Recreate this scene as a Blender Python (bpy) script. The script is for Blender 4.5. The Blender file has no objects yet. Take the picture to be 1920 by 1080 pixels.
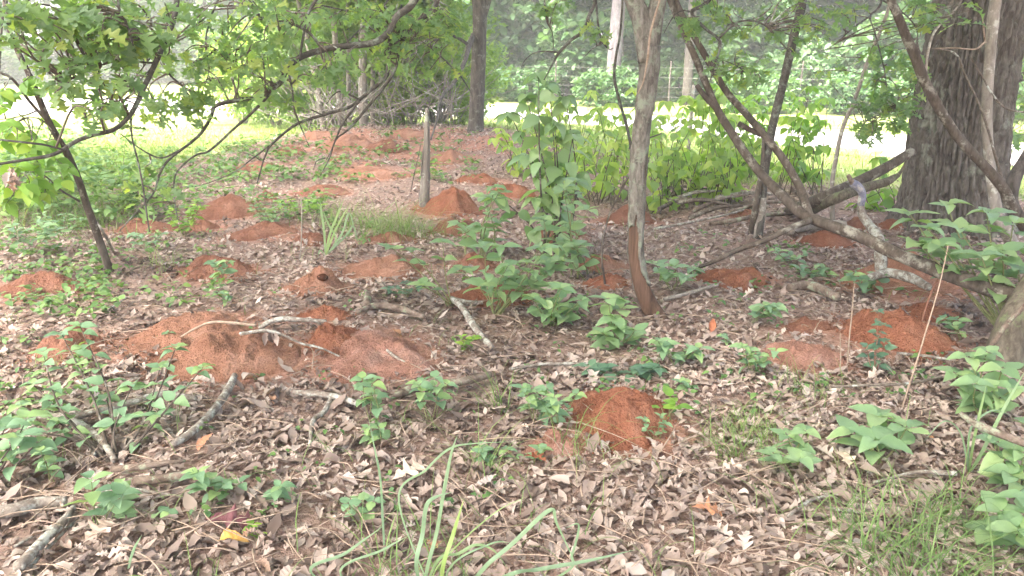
import bpy, math, random
import numpy as np
from mathutils import Vector, Matrix

# ------------------------------------------------------------------ camera, sky, sun, exposure
SC = bpy.context.scene
COL = SC.collection
random.seed(7)
RNG = np.random.default_rng(7)
R = math.radians

CAM_H = 1.6
HAZE = 0.0034
PITCH = R(16.3)
HFOV = R(65.0)
FPX = 960.0 / math.tan(HFOV / 2)          # focal length in pixels of the 1920 px photograph

cam_d = bpy.data.cameras.new('camera')
cam_d.sensor_fit = 'HORIZONTAL'
cam_d.angle = HFOV
cam_d.clip_start = 0.05
cam_d.clip_end = 2000
cam = bpy.data.objects.new('camera', cam_d)
COL.objects.link(cam)
cam.location = (0, 0, CAM_H)
cam.rotation_euler = (math.pi / 2 - PITCH, 0, 0)
SC.camera = cam

SUN_EL, SUN_AZ = R(58), R(-135)            # azimuth from +Y (straight ahead) towards +X
world = bpy.data.worlds.new('World')
SC.world = world
world.use_nodes = True
wn = world.node_tree
bg = wn.nodes['Background']
sky = wn.nodes.new('ShaderNodeTexSky')
sky.sky_type = 'NISHITA'
sky.sun_disc = False
sky.sun_elevation = SUN_EL
sky.sun_rotation = SUN_AZ
sky.air_density = 0.7
sky.dust_density = 8.0
sky.ozone_density = 0.3
wn.links.new(sky.outputs[0], bg.inputs[0])
bg.inputs[1].default_value = 0.15

sun_d = bpy.data.lights.new('sun', 'SUN')
sun_d.energy = 1.1
sun_d.angle = R(22)
sun_d.color = (1.0, 0.96, 0.9)
sun = bpy.data.objects.new('sun', sun_d)
COL.objects.link(sun)
sv = Vector((math.sin(SUN_AZ) * math.cos(SUN_EL), math.cos(SUN_AZ) * math.cos(SUN_EL), math.sin(SUN_EL)))
sun.rotation_euler = sv.to_track_quat('Z', 'Y').to_euler()

vs = SC.view_settings
vs.view_transform = 'Standard'
vs.look = 'None'
vs.exposure = 3.42
vs.gamma = 1.0
vs.use_curve_mapping = False
cy = SC.cycles
cy.use_denoising = True
cy.max_bounces = 6
cy.diffuse_bounces = 4
cy.glossy_bounces = 2
cy.transmission_bounces = 4
cy.volume_bounces = 1
cy.caustics_reflective = False
cy.caustics_refractive = False
SC.render.engine = 'CYCLES'

# ------------------------------------------------------------------ maths helpers
def smooth(a, b, x):
    t = np.clip((x - a) / (b - a), 0, 1)
    return t * t * (3 - 2 * t)

def _hash(ix, iy, iz, seed):
    h = (ix * 374761393 + iy * 668265263 + iz * 1440662683 + seed * 974634777) & 0xFFFFFFFF
    h = ((h ^ (h >> 13)) * 1274126177) & 0xFFFFFFFF
    h = h ^ (h >> 16)
    return (h & 0xFFFFFF) / float(0xFFFFFF)

def vnoise(x, y, z=0.0, seed=0):
    x, y, z = np.broadcast_arrays(np.asarray(x, float), np.asarray(y, float), np.asarray(z, float))
    ix, iy, iz = np.floor(x).astype(np.int64), np.floor(y).astype(np.int64), np.floor(z).astype(np.int64)
    fx, fy, fz = x - ix, y - iy, z - iz
    fx, fy, fz = [f * f * (3 - 2 * f) for f in (fx, fy, fz)]
    r = 0
    for dx in (0, 1):
        for dy in (0, 1):
            for dz in (0, 1):
                w = (fx if dx else 1 - fx) * (fy if dy else 1 - fy) * (fz if dz else 1 - fz)
                r = r + w * _hash(ix + dx, iy + dy, iz + dz, seed)
    return r

def fbm(x, y, z=0.0, seed=0, octv=3):
    s, a, t = 0.0, 1.0, 0.0
    for k in range(octv):
        s = s + a * vnoise(np.asarray(x) * 2 ** k, np.asarray(y) * 2 ** k, np.asarray(z) * 2 ** k, seed + 17 * k)
        t += a
        a *= 0.5
    return s / t

BX = [-60, -12, -7.5, -5.6, -5.0, -3.2, -1.0, 0.6, 2.0, 5.0, 8.0, 60]
BY = [5.5, 6.0, 6.6, 8.6, 12.5, 17.0, 16.2, 13.6, 11.0, 9.6, 9.2, 9.2]
def edge_y(x):                             # where the wood ends and the open field begins
    return np.interp(x, BX, BY)

def H(x, y):
    x, y = np.asarray(x, float), np.asarray(y, float)
    h = 0.40 * np.exp(-(((x + 1.6) / 3.0) ** 2 + ((y - 14.2) / 2.6) ** 2))
    h = h + 0.10 * np.exp(-(((x + 1.5) / 1.6) ** 2 + ((y - 4.6) / 1.0) ** 2))
    near = np.exp(-np.maximum(0, np.hypot(x, y - 6) - 9) / 6)
    h = h + near * ((fbm(x * 0.9, y * 0.9, 0, 3, 3) - 0.5) * 0.16 + (vnoise(x * 4.1, y * 4.1, 0, 9) - 0.5) * 0.025)
    far = smooth(30, 120, np.hypot(x, y))
    h = h + far * 1.2 * (fbm(x * 0.012, y * 0.012, 0, 5, 2) - 0.3)
    return h

cam.location.z = CAM_H + float(H(0, 0))
CAMP = np.array(cam.location)

def ray(px, py):
    cx, cyv = (px - 960) / FPX, -(py - 540) / FPX
    d = np.array([cx, math.cos(PITCH) + cyv * math.sin(PITCH), -math.sin(PITCH) + cyv * math.cos(PITCH)])
    return d / d[1]

def P(px, py, d):                          # the place seen at a pixel, d metres ahead
    return CAMP + ray(px, py) * d

def G(px, py, dz=0.0):                     # the ground seen at a pixel
    r = ray(px, py)
    t = np.concatenate([np.arange(1.2, 20, 0.02), np.arange(20, 90, 0.25)])
    q = CAMP[None] + r[None] * t[:, None]
    below = q[:, 2] < H(q[:, 0], q[:, 1])
    i = int(np.argmax(below)) if below.any() else len(t) - 1
    p = q[i].copy()
    p[2] = float(H(p[0], p[1])) + dz
    return p

def onground(p, dz=0.0):
    return np.array([p[0], p[1], float(H(p[0], p[1])) + dz])

# ------------------------------------------------------------------ materials
MATS = {}
def nmat(name):
    m = bpy.data.materials.new(name)
    m.use_nodes = True
    nt = m.node_tree
    nt.nodes.clear()
    out = nt.nodes.new('ShaderNodeOutputMaterial')
    MATS[name] = m
    return m, nt, out

def ramp(nt, stops):
    r = nt.nodes.new('ShaderNodeValToRGB')
    e = r.color_ramp.elements
    e[0].position, e[0].color = stops[0][0], (*stops[0][1], 1)
    e[1].position, e[1].color = stops[-1][0], (*stops[-1][1], 1)
    for p_, c in stops[1:-1]:
        n = e.new(p_)
        n.color = (*c, 1)
    return r

def mixc(nt, fac, a, b, mode='MIX'):
    n = nt.nodes.new('ShaderNodeMix')
    n.data_type = 'RGBA'
    n.blend_type = mode
    for sock, v in ((n.inputs[0], fac), (n.inputs[6], a), (n.inputs[7], b)):
        if isinstance(v, bpy.types.NodeSocket):
            nt.links.new(v, sock)
        elif isinstance(v, (tuple, list)):
            sock.default_value = (*v, 1)
        else:
            sock.default_value = v
    return n.outputs[2]

def noise(nt, scale, detail=4, rough=0.6, coord='Object', stretch=None, dist=0.0):
    tc = nt.nodes.new('ShaderNodeTexCoord')
    n = nt.nodes.new('ShaderNodeTexNoise')
    n.inputs['Scale'].default_value = scale
    n.inputs['Detail'].default_value = detail
    n.inputs['Roughness'].default_value = rough
    n.inputs['Distortion'].default_value = dist
    src = tc.outputs[coord]
    if coord == 'World':
        src = None
    if stretch:
        mp = nt.nodes.new('ShaderNodeMapping')
        mp.inputs['Scale'].default_value = stretch
        nt.links.new(src, mp.inputs[0])
        src = mp.outputs[0]
    nt.links.new(src, n.inputs['Vector'])
    return n

def bump(nt, h, strength, dist=0.01):
    b = nt.nodes.new('ShaderNodeBump')
    b.inputs['Strength'].default_value = strength
    b.inputs['Distance'].default_value = dist
    nt.links.new(h, b.inputs['Height'])
    return b.outputs[0]

def pbsdf(nt, col, rough=0.8, spec=0.2, normal=None):
    b = nt.nodes.new('ShaderNodeBsdfPrincipled')
    if isinstance(col, bpy.types.NodeSocket):
        nt.links.new(col, b.inputs['Base Color'])
    else:
        b.inputs['Base Color'].default_value = (*col, 1)
    b.inputs['Roughness'].default_value = rough
    b.inputs['Specular IOR Level'].default_value = spec
    if normal is not None:
        nt.links.new(normal, b.inputs['Normal'])
    return b

def leaf_mat(name, stops, trans=0.35, rough=0.45, spec=0.35, src='object', tcol=(1.25, 1.35, 0.55), vein=True, spots=0.0):
    m, nt, out = nmat(name)
    if src == 'object':
        oi = nt.nodes.new('ShaderNodeObjectInfo')
        fac = oi.outputs['Random']
    else:
        at = nt.nodes.new('ShaderNodeAttribute')
        at.attribute_name = 'tone'
        oi = nt.nodes.new('ShaderNodeObjectInfo')
        mm = nt.nodes.new('ShaderNodeMix')
        mm.inputs[0].default_value = 0.0 if 'dry' in name else 0.4
        nt.links.new(at.outputs['Fac'], mm.inputs[2])
        nt.links.new(oi.outputs['Random'], mm.inputs[3])
        fac = mm.outputs[0]
    rp = ramp(nt, stops)
    nt.links.new(fac, rp.inputs[0])
    col = rp.outputs[0]
    n = noise(nt, 38 if src == 'object' else 9, 3, 0.6)
    col = mixc(nt, 0.35, col, mixc(nt, n.outputs[0], (0.45, 0.45, 0.45), (1.5, 1.5, 1.5)), 'MULTIPLY')
    if spots > 0:
        n2 = noise(nt, 90, 2, 0.5)
        r2 = ramp(nt, [(0.62, (0, 0, 0)), (0.72, (1, 1, 1))])
        nt.links.new(n2.outputs[0], r2.inputs[0])
        fx = nt.nodes.new('ShaderNodeMath')
        fx.operation = 'MULTIPLY'
        fx.inputs[1].default_value = spots
        nt.links.new(r2.outputs[0], fx.inputs[0])
        col = mixc(nt, fx.outputs[0], col, (0.16, 0.10, 0.05))
    b = pbsdf(nt, col, rough, spec, bump(nt, n.outputs[0], 0.25, 0.004))
    t = nt.nodes.new('ShaderNodeBsdfTranslucent')
    nt.links.new(mixc(nt, 1.0, col, tcol, 'MULTIPLY'), t.inputs[0])
    mx = nt.nodes.new('ShaderNodeMixShader')
    mx.inputs[0].default_value = trans
    nt.links.new(b.outputs[0], mx.inputs[1])
    nt.links.new(t.outputs[0], mx.inputs[2])
    nt.links.new(mx.outputs[0], out.inputs[0])
    return m

leaf_mat('hedge_leaf', [(0, (.18, .30, .09)), (.5, (.29, .42, .12)), (1, (.41, .50, .13))], 0.58, 0.42, 0.45, spots=.2)  # lighter than the other shrub leaves: backlight glow put into the colour
leaf_mat('beauty_leaf', [(0, (.165, .275, .135)), (.5, (.225, .355, .18)), (1, (.29, .41, .18))], 0.4, 0.4, 0.6, spots=.3)
leaf_mat('bright_leaf', [(0, (.13, .26, .05)), (.6, (.20, .36, .06)), (1, (.30, .42, .07))], 0.45, 0.45, 0.35, spots=.25)
leaf_mat('oak_leaf', [(0, (.13, .225, .11)), (.45, (.18, .295, .13)), (.8, (.23, .35, .13)), (1, (.32, .39, .11))], 0.52, 0.38, 0.5, spots=.2)
leaf_mat('seedling_leaf', [(0, (.13, .235, .13)), (.5, (.18, .30, .165)), (1, (.25, .37, .14))], 0.3, 0.5, 0.35, spots=.25)
leaf_mat('dark_leaf', [(0, (.07, .145, .09)), (1, (.12, .21, .12))], 0.25, 0.4, 0.4)
leaf_mat('canopy_leaf', [(0, (.05, .11, .04)), (1, (.11, .20, .06))], 0.35, 0.5, 0.3, 'tone')
leaf_mat('forest_leaf', [(0, (.05, .115, .05)), (.5, (.095, .185, .08)), (1, (.17, .27, .11))], 0.35, 0.45, 0.4, 'tone')
leaf_mat('thicket_leaf', [(0, (.11, .19, .06)), (.5, (.19, .29, .09)), (1, (.30, .38, .10))], 0.5, 0.5, 0.3, 'tone')
leaf_mat('cover_leaf', [(0, (.07, .15, .06)), (.5, (.13, .23, .07)), (1, (.22, .30, .08))], 0.35, 0.5, 0.3, 'tone')
leaf_mat('grass_blade', [(0, (.09, .16, .06)), (.6, (.17, .26, .08)), (1, (.36, .34, .16))], 0.3, 0.5, 0.3, 'tone')
leaf_mat('wide_blade', [(0, (.16, .25, .155)), (.7, (.20, .295, .175)), (1, (.24, .34, .10))], 0.3, 0.45, 0.4)
leaf_mat('field_blade', [(0, (.11, .19, .05)), (.6, (.19, .28, .07)), (1, (.34, .34, .15))], 0.3, 0.5, 0.3, 'tone')
DRY = [(0, (.075, .053, .043)), (.12, (.145, .108, .088)), (.40, (.25, .193, .16)), (.68, (.345, .283, .24)), (.9, (.455, .39, .34)), (.95, (.33, .29, .275)), (1, (.32, .175, .095))]
leaf_mat('dry_leaf_mass', DRY, 0.12, 0.55, 0.35, 'tone', (1.3, 1.0, .7))
leaf_mat('dry_leaf', DRY, 0.12, 0.55, 0.35, 'object', (1.3, 1.0, .7))
for nm, c in (('purple_dry', (.16, .065, .072)), ('orange_dry', (.36, .18, .10)), ('yellow_dry', (.52, .30, .08)), ('tan_dry', (.40, .31, .25)), ('rust_dry', (.30, .11, .055)), ('pale_dry', (.50, .42, .33))):
    leaf_mat(nm, [(0, c), (1, tuple(v * 1.05 for v in c))], 0.12, 0.5, 0.35, 'object', (1.3, 1.0, .7))

def soil_mat(name, c0, c1, c2, pale=0.0):
    m, nt, out = nmat(name)
    n1 = noise(nt, 4.5, 5, 0.6)
    n2 = noise(nt, 95, 3, 0.7)
    n3 = noise(nt, 26, 3, 0.6)
    rp = ramp(nt, [(.3, c0), (.52, c1), (.72, c2)])
    nt.links.new(n1.outputs[0], rp.inputs[0])
    r5 = ramp(nt, [(.32, (.42, .38, .35)), (.5, (.95, .95, .95)), (.68, (1.5, 1.55, 1.6))])
    nt.links.new(n2.outputs[0], r5.inputs[0])
    col = mixc(nt, 0.38, rp.outputs[0], r5.outputs[0], 'MULTIPLY')
    b = pbsdf(nt, col, 0.95, 0.08)
    bb = nt.nodes.new('ShaderNodeBump')
    bb.inputs['Strength'].default_value = 1.0
    bb.inputs['Distance'].default_value = 0.02
    nt.links.new(n2.outputs[0], bb.inputs['Height'])
    b2 = nt.nodes.new('ShaderNodeBump')
    b2.inputs['Strength'].default_value = 0.5
    b2.inputs['Distance'].default_value = 0.03
    nt.links.new(n3.outputs[0], b2.inputs['Height'])
    nt.links.new(bb.outputs[0], b2.inputs['Normal'])
    nt.links.new(b2.outputs[0], b.inputs['Normal'])
    nt.links.new(b.outputs[0], out.inputs[0])
soil_mat('soil_red', (.16, .072, .047), (.22, .105, .07), (.29, .16, .112))
soil_mat('soil_orange', (.19, .076, .044), (.255, .108, .065), (.32, .16, .105))
soil_mat('soil_tan', (.215, .105, .067), (.29, .152, .102), (.37, .222, .162))
soil_mat('soil_pink', (.23, .115, .08), (.31, .168, .125), (.39, .25, .20))

# ground: forest soil, red spilled soil and open grass by painted-on-the-mesh masks
m, nt, out = nmat('ground')
a1 = nt.nodes.new('ShaderNodeAttribute'); a1.attribute_name = 'field'
a2 = nt.nodes.new('ShaderNodeAttribute'); a2.attribute_name = 'soil'
n1 = noise(nt, 1.7, 6, 0.65); n2 = noise(nt, 34, 5, 0.65); n3 = noise(nt, 0.35, 5, 0.6)
duff = ramp(nt, [(.3, (.13, .085, .066)), (.5, (.22, .155, .125)), (.7, (.34, .25, .205))])
nt.links.new(n2.outputs[0], duff.inputs[0])
red = ramp(nt, [(.3, (.22, .10, .065)), (.55, (.32, .175, .125)), (.75, (.42, .28, .22))])
nt.links.new(n2.outputs[0], red.inputs[0])
grs = ramp(nt, [(.3, (.13, .19, .06)), (.5, (.21, .27, .09)), (.62, (.27, .31, .12)), (.75, (.38, .36, .20))])
nt.links.new(n1.outputs[0], grs.inputs[0])
c = mixc(nt, a2.outputs['Fac'], duff.outputs[0], red.outputs[0])
c = mixc(nt, a1.outputs['Fac'], c, grs.outputs[0])
b = pbsdf(nt, c, 0.95, 0.1, bump(nt, n2.outputs[0], 0.8, 0.03))
nt.links.new(b.outputs[0], out.inputs[0])

m, nt, out = nmat('road')
n1 = noise(nt, 60, 4, 0.7); n2 = noise(nt, 0.8, 4, 0.6)
rp = ramp(nt, [(.3, (.22, .215, .21)), (.7, (.36, .35, .34))])
nt.links.new(n1.outputs[0], rp.inputs[0])
c = mixc(nt, 0.5, rp.outputs[0], mixc(nt, n2.outputs[0], (.6, .6, .6), (1.4, 1.4, 1.4)), 'MULTIPLY')
b = pbsdf(nt, c, 0.9, 0.2, bump(nt, n1.outputs[0], 0.4, 0.01))
nt.links.new(b.outputs[0], out.inputs[0])

def bark_mat(name, c0, c1, c2, scale=14, stretch=(1, 1, .25), lichen=0.0, lcol=(.42, .45, .40), bs=0.7, bd=0.012, lscale=9):
    m, nt, out = nmat(name)
    n1 = noise(nt, scale, 6, 0.7, stretch=stretch, dist=0.4)
    n2 = noise(nt, scale * 4, 4, 0.6, stretch=stretch)
    rp = ramp(nt, [(.32, c0), (.5, c1), (.7, c2)])
    nt.links.new(n1.outputs[0], rp.inputs[0])
    col = mixc(nt, 0.4, rp.outputs[0], mixc(nt, n2.outputs[0], (.5, .5, .5), (1.5, 1.5, 1.5)), 'MULTIPLY')
    if lichen > 0:
        n3 = noise(nt, lscale, 5, 0.7)
        r3 = ramp(nt, [(.62 - lichen * .3, (0, 0, 0)), (.68 - lichen * .2, (1, 1, 1))])
        nt.links.new(n3.outputs[0], r3.inputs[0])
        col = mixc(nt, r3.outputs[0], col, lcol)
    ad = nt.nodes.new('ShaderNodeMath'); ad.operation = 'MULTIPLY_ADD'
    ad.inputs[1].default_value = 0.35
    nt.links.new(n2.outputs[0], ad.inputs[0])
    nt.links.new(n1.outputs[0], ad.inputs[2])
    b = pbsdf(nt, col, 0.9, 0.15, bump(nt, ad.outputs[0], bs, bd))
    nt.links.new(b.outputs[0], out.inputs[0])
    return m
bark_mat('oak_bark', (.058, .050, .042), (.115, .103, .09), (.185, .172, .152), 22, (1, 1, .35), .15, (.22, .23, .19), 0.9, 0.012, 3.2)
bark_mat('grey_bark', (.06, .054, .045), (.145, .134, .114), (.26, .246, .215), 34, (1, 1, .35), .3, (.21, .235, .18), 1.0, 0.016, 11)
bark_mat('bare_wood', (.045, .028, .02), (.10, .06, .042), (.18, .115, .08), 20, (1, 1, .08), 0, bs=.7, bd=.008)
bark_mat('dark_bark', (.035, .03, .027), (.075, .066, .058), (.13, .115, .10), 22, (1, 1, .3), .2, (.16, .16, .14), 0.9, 0.015)
bark_mat('limb_bark', (.04, .036, .03), (.075, .069, .06), (.125, .117, .10), 34, (1, 1, 1), .3, (.16, .18, .145), 0.7, 0.006, 16)
bark_mat('brown_bark', (.042, .033, .026), (.082, .067, .054), (.135, .115, .095), 24, (1, 1, .3), .25, (.24, .23, .19), 0.7, 0.008, 9)
bark_mat('pale_stem', (.15, .13, .108), (.235, .21, .178), (.33, .30, .265), 20, (1, 1, .3), .3, (.45, .44, .38), 0.5, 0.006)
bark_mat('lichen_wood', (.09, .073, .058), (.185, .158, .13), (.29, .26, .225), 30, (1, 1, 1), .45, (.36, .365, .32), 0.8, 0.008, 22)
bark_mat('rotten_wood', (.07, .05, .037), (.15, .115, .09), (.25, .205, .165), 22, (1, 1, 1), .3, (.24, .27, .19), 0.9, 0.01, 12)
bark_mat('mossy_bark', (.045, .038, .028), (.105, .09, .068), (.18, .16, .12), 26, (1, 1, .4), .3, (.14, .17, .085), 0.9, 0.015, 8)
bark_mat('post_wood', (.06, .052, .044), (.14, .125, .108), (.24, .215, .19), 14, (1, 1, .06), .2, (.30, .32, .26), 0.8, 0.01)
bark_mat('white_bark', (.05, .044, .047), (.11, .10, .105), (.18, .17, .178), 11, (1, 1, .4), 0, bs=.6, bd=.02)
bark_mat('far_bark', (.12, .105, .09), (.21, .19, .165), (.31, .285, .25), 9, (1, 1, .3), .2, bs=.6, bd=.02)
bark_mat('twig_bark', (.06, .048, .038), (.12, .10, .08), (.20, .175, .15), 30, (1, 1, 1), .2, bs=.3, bd=.003)
bark_mat('green_stem', (.12, .15, .06), (.17, .19, .08), (.24, .22, .12), 30, (1, 1, 1), 0, bs=.2, bd=.002)
bark_mat('red_stem', (.16, .075, .05), (.22, .11, .075), (.28, .17, .11), 30, (1, 1, 1), 0, bs=.2, bd=.002)
bark_mat('dry_stalk', (.19, .14, .10), (.28, .215, .16), (.37, .30, .24), 30, (1, 1, 1), 0, bs=.2, bd=.002)
bark_mat('blue_paint', (.09, .088, .11), (.15, .152, .20), (.24, .243, .29), 24, (1, 1, 1), .5, (.33, .31, .29), 0.6, 0.005, 14)
m, nt, out = nmat('wire_metal')
b = pbsdf(nt, mixc(nt, noise(nt, 40, 3).outputs[0], (.16, .155, .15), (.30, .295, .29)), 0.5, 0.4)
b.inputs['Metallic'].default_value = 0.7
nt.links.new(b.outputs[0], out.inputs[0])
m, nt, out = nmat('hole_shade')  # inner shade of the hole put into a near-black brown
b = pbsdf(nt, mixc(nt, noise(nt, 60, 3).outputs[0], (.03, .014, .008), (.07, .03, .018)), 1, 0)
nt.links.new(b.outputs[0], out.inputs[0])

# ------------------------------------------------------------------ object helpers
def mesh_np(name, V, F, mat, attrs=None, smoothf=True):
    V = np.ascontiguousarray(V, dtype=np.float32)
    F = np.ascontiguousarray(F, dtype=np.int32)
    n, k = F.shape
    me = bpy.data.meshes.new(name)
    me.vertices.add(len(V)); me.vertices.foreach_set('co', V.ravel())
    me.loops.add(n * k); me.loops.foreach_set('vertex_index', F.ravel())
    me.polygons.add(n)
    me.polygons.foreach_set('loop_start', np.arange(0, n * k, k, dtype=np.int32))
    if smoothf:
        me.polygons.foreach_set('use_smooth', np.ones(n, dtype=bool))
    for a, v in (attrs or {}).items():
        at = me.attributes.new(a, 'FLOAT', 'POINT')
        at.data.foreach_set('value', np.ascontiguousarray(v, dtype=np.float32))
    me.update(calc_edges=True)
    if mat:
        me.materials.append(MATS[mat])
    return me

def link(name, me, parent=None):
    o = bpy.data.objects.new(name, me)
    COL.objects.link(o)
    if parent is not None:
        o.parent = parent
    return o

def tag(o, label=None, cat=None, group=None, kind=None):
    for k, v in (('label', label), ('category', cat), ('group', group), ('kind', kind)):
        if v:
            o[k] = v
    return o

def thing(name, label, cat, loc, group=None):
    o = bpy.data.objects.new(name, None)
    o.empty_display_size = 0.1
    COL.objects.link(o)
    o.location = tuple(float(v) for v in loc)
    return tag(o, label, cat, group)

def part(name, me, root):                  # a mesh in world coordinates put under its thing
    me.transform(Matrix.Translation(-Vector(root.location)))
    return link(name, me, root)

def catmull(pts, k=6):
    p = np.asarray(pts, float)
    if len(p) < 3:
        t = np.linspace(0, 1, k * 2 + 1)[:, None]
        return p[0] * (1 - t) + p[-1] * t
    q = np.vstack([2 * p[0] - p[1], p, 2 * p[-1] - p[-2]])
    outp = []
    for i in range(len(p) - 1):
        a, b_, c_, d_ = q[i:i + 4]
        for s in np.linspace(0, 1, k, endpoint=False):
            outp.append(0.5 * ((2 * b_) + (-a + c_) * s + (2 * a - 5 * b_ + 4 * c_ - d_) * s * s + (-a + 3 * b_ - 3 * c_ + d_) * s ** 3))
    outp.append(p[-1])
    return np.array(outp)

def tube_vf(path, rad, sides=8, rough=0.0, seed=0, rn=9.0):
    p = np.asarray(path, float)
    n = len(p)
    rad = np.interp(np.linspace(0, 1, n), np.linspace(0, 1, len(rad)), rad) if np.ndim(rad) else np.full(n, rad)
    t = np.gradient(p, axis=0)
    t /= np.linalg.norm(t, axis=1)[:, None] + 1e-9
    u = np.cross(t[0], [0.31, 0.87, 0.38]); u /= np.linalg.norm(u) + 1e-9
    U = np.zeros_like(p)
    for i in range(n):
        u = u - t[i] * np.dot(u, t[i])
        u /= np.linalg.norm(u) + 1e-9
        U[i] = u
    W = np.cross(t, U)
    a = np.linspace(0, 2 * np.pi, sides, endpoint=False)
    rr = np.repeat(rad[:, None], sides, 1)
    if rough > 0:
        L = np.concatenate([[0], np.cumsum(np.linalg.norm(np.diff(p, axis=0), axis=1))])
        nz = fbm(np.cos(a)[None] * 1.3 + seed, np.sin(a)[None] * 1.3, (L * rn)[:, None], seed, 3) - .5
        rr = rr * (1 + rough * 2 * nz)
    V = p[:, None] + rr[..., None] * (np.cos(a)[None, :, None] * U[:, None] + np.sin(a)[None, :, None] * W[:, None])
    V = np.concatenate([np.repeat(p[:1] - t[:1] * rad[0] * .15, sides, 0), V.reshape(-1, 3), np.repeat(p[-1:] + t[-1:] * rad[-1] * .25, sides, 0)])
    m_ = n + 2
    i, j = np.meshgrid(np.arange(m_ - 1), np.arange(sides), indexing='ij')
    j2 = (j + 1) % sides
    F = np.stack([i * sides + j, i * sides + j2, (i + 1) * sides + j2, (i + 1) * sides + j], -1).reshape(-1, 4)
    return V, F

class Acc:                                 # gathers tubes that make up one part
    def __init__(s): s.V, s.F, s.n = [], [], 0
    def add(s, V, F):
        s.V.append(V); s.F.append(F + s.n); s.n += len(V)
    def mesh(s, name, mat): return mesh_np(name, np.concatenate(s.V), np.concatenate(s.F), mat)

def tube(name, root, path, rad, mat, sides=8, k=6, rough=0.0, seed=0, sm=True):
    V, F = tube_vf(catmull(path, k) if sm else path, rad, sides, rough, seed)
    return part(name, mesh_np(name, V, F, mat), root)

def frame(d, up=(0, 0, 1), roll=0.0):
    y = Vector(d).normalized()
    x = y.cross(Vector(up))
    if x.length < 1e-4:
        x = Vector((1, 0, 0))
    x.normalize()
    z = x.cross(y)
    M = Matrix((x, y, z)).transposed()
    if roll:
        M = M @ Matrix.Rotation(roll, 3, 'Y')
    return M

# ------------------------------------------------------------------ leaf shapes (stem at the origin, blade along +Y)
def leaf_vf(kind, rows=9, fold=0.25, droop=0.35, wave=0.05, curl=0.0, twist=0.0, seed=0, w=1.0):
    rg = np.random.default_rng(seed)
    t = np.linspace(0, 1, rows)
    if kind == 'ovate':
        hw = 0.33 * np.sin(np.pi * np.clip(t, 0, 1) ** 0.72) ** 0.85 * (1 - .25 * t) + .004
    elif kind == 'lance':
        hw = 0.19 * np.sin(np.pi * t ** 0.85) + .004
    elif kind == 'round':
        hw = 0.42 * np.sin(np.pi * t ** 0.8) ** 0.75 + .004
    elif kind == 'oak':                    # rounded lobes, three or four to a side
        env = 0.36 * np.sin(np.pi * np.clip(t * .93 + .05, 0, 1) ** 1.25) ** .8
        hw = env * (0.60 + 0.40 * np.cos(2 * np.pi * (t * 3.6 - .62))) + .012
    elif kind == 'redoak':
        env = 0.42 * np.sin(np.pi * np.clip(t * .93 + .05, 0, 1) ** 1.1) ** .8
        tri = np.abs(((t * 3.3 - .1) % 1) * 2 - 1)
        hw = env * (0.34 + 0.66 * tri) + .012
    hw = hw * w
    off = np.zeros(rows)
    if kind in ('oak', 'redoak'):
        off = 0.06 * hw / (hw.max() + 1e-6)
    y = t.copy()
    ang = droop * t
    yy = np.concatenate([[0], np.cumsum(np.cos(ang[1:]) * np.diff(t))])
    zz = np.concatenate([[0], np.cumsum(-np.sin(ang[1:]) * np.diff(t))])
    tw = twist * (t - .3)
    cols = []
    for sgn in (-1, 1):
        lift = np.abs(fold) * hw + wave * rg.normal(0, 1, rows) * hw * 2
        if curl:
            lift = lift + curl * hw ** 2 * 3
        jit = 1 + (.05 if kind in ('oak', 'redoak') else .03) * rg.normal(0, 1, rows)
        cols.append(np.stack([sgn * hw * jit, yy + off, zz + lift], 1))
    mid = np.stack([np.zeros(rows), yy, zz], 1)
    V = np.stack([cols[0], mid, cols[1]], 1)
    if twist:
        ca, sa = np.cos(tw)[:, None], np.sin(tw)[:, None]
        x, z = V[..., 0].copy(), V[..., 2] - zz[:, None]
        V[..., 0] = x * ca - z * sa
        V[..., 2] = x * sa + z * ca + zz[:, None]
    V = V.reshape(-1, 3)
    F = []
    for i in range(rows - 1):
        for j in (0, 1):
            a0 = i * 3 + j
            F.append((a0, a0 + 1, a0 + 4, a0 + 3))
    V[:, 1] += .06
    V = np.vstack([V, [[-.006, 0, .0], [.006, 0, 0]]])   # leaf stalk
    F.append((len(V) - 2, len(V) - 1, 2, 0))
    return V, np.array(F)

def leaf_set(kind, mat, n, **kw):
    return [mesh_np('leaf', *leaf_vf(kind, seed=31 * s + 5, **{k: (v(s) if callable(v) else v) for k, v in kw.items()}), mat) for s in range(n)]

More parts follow.
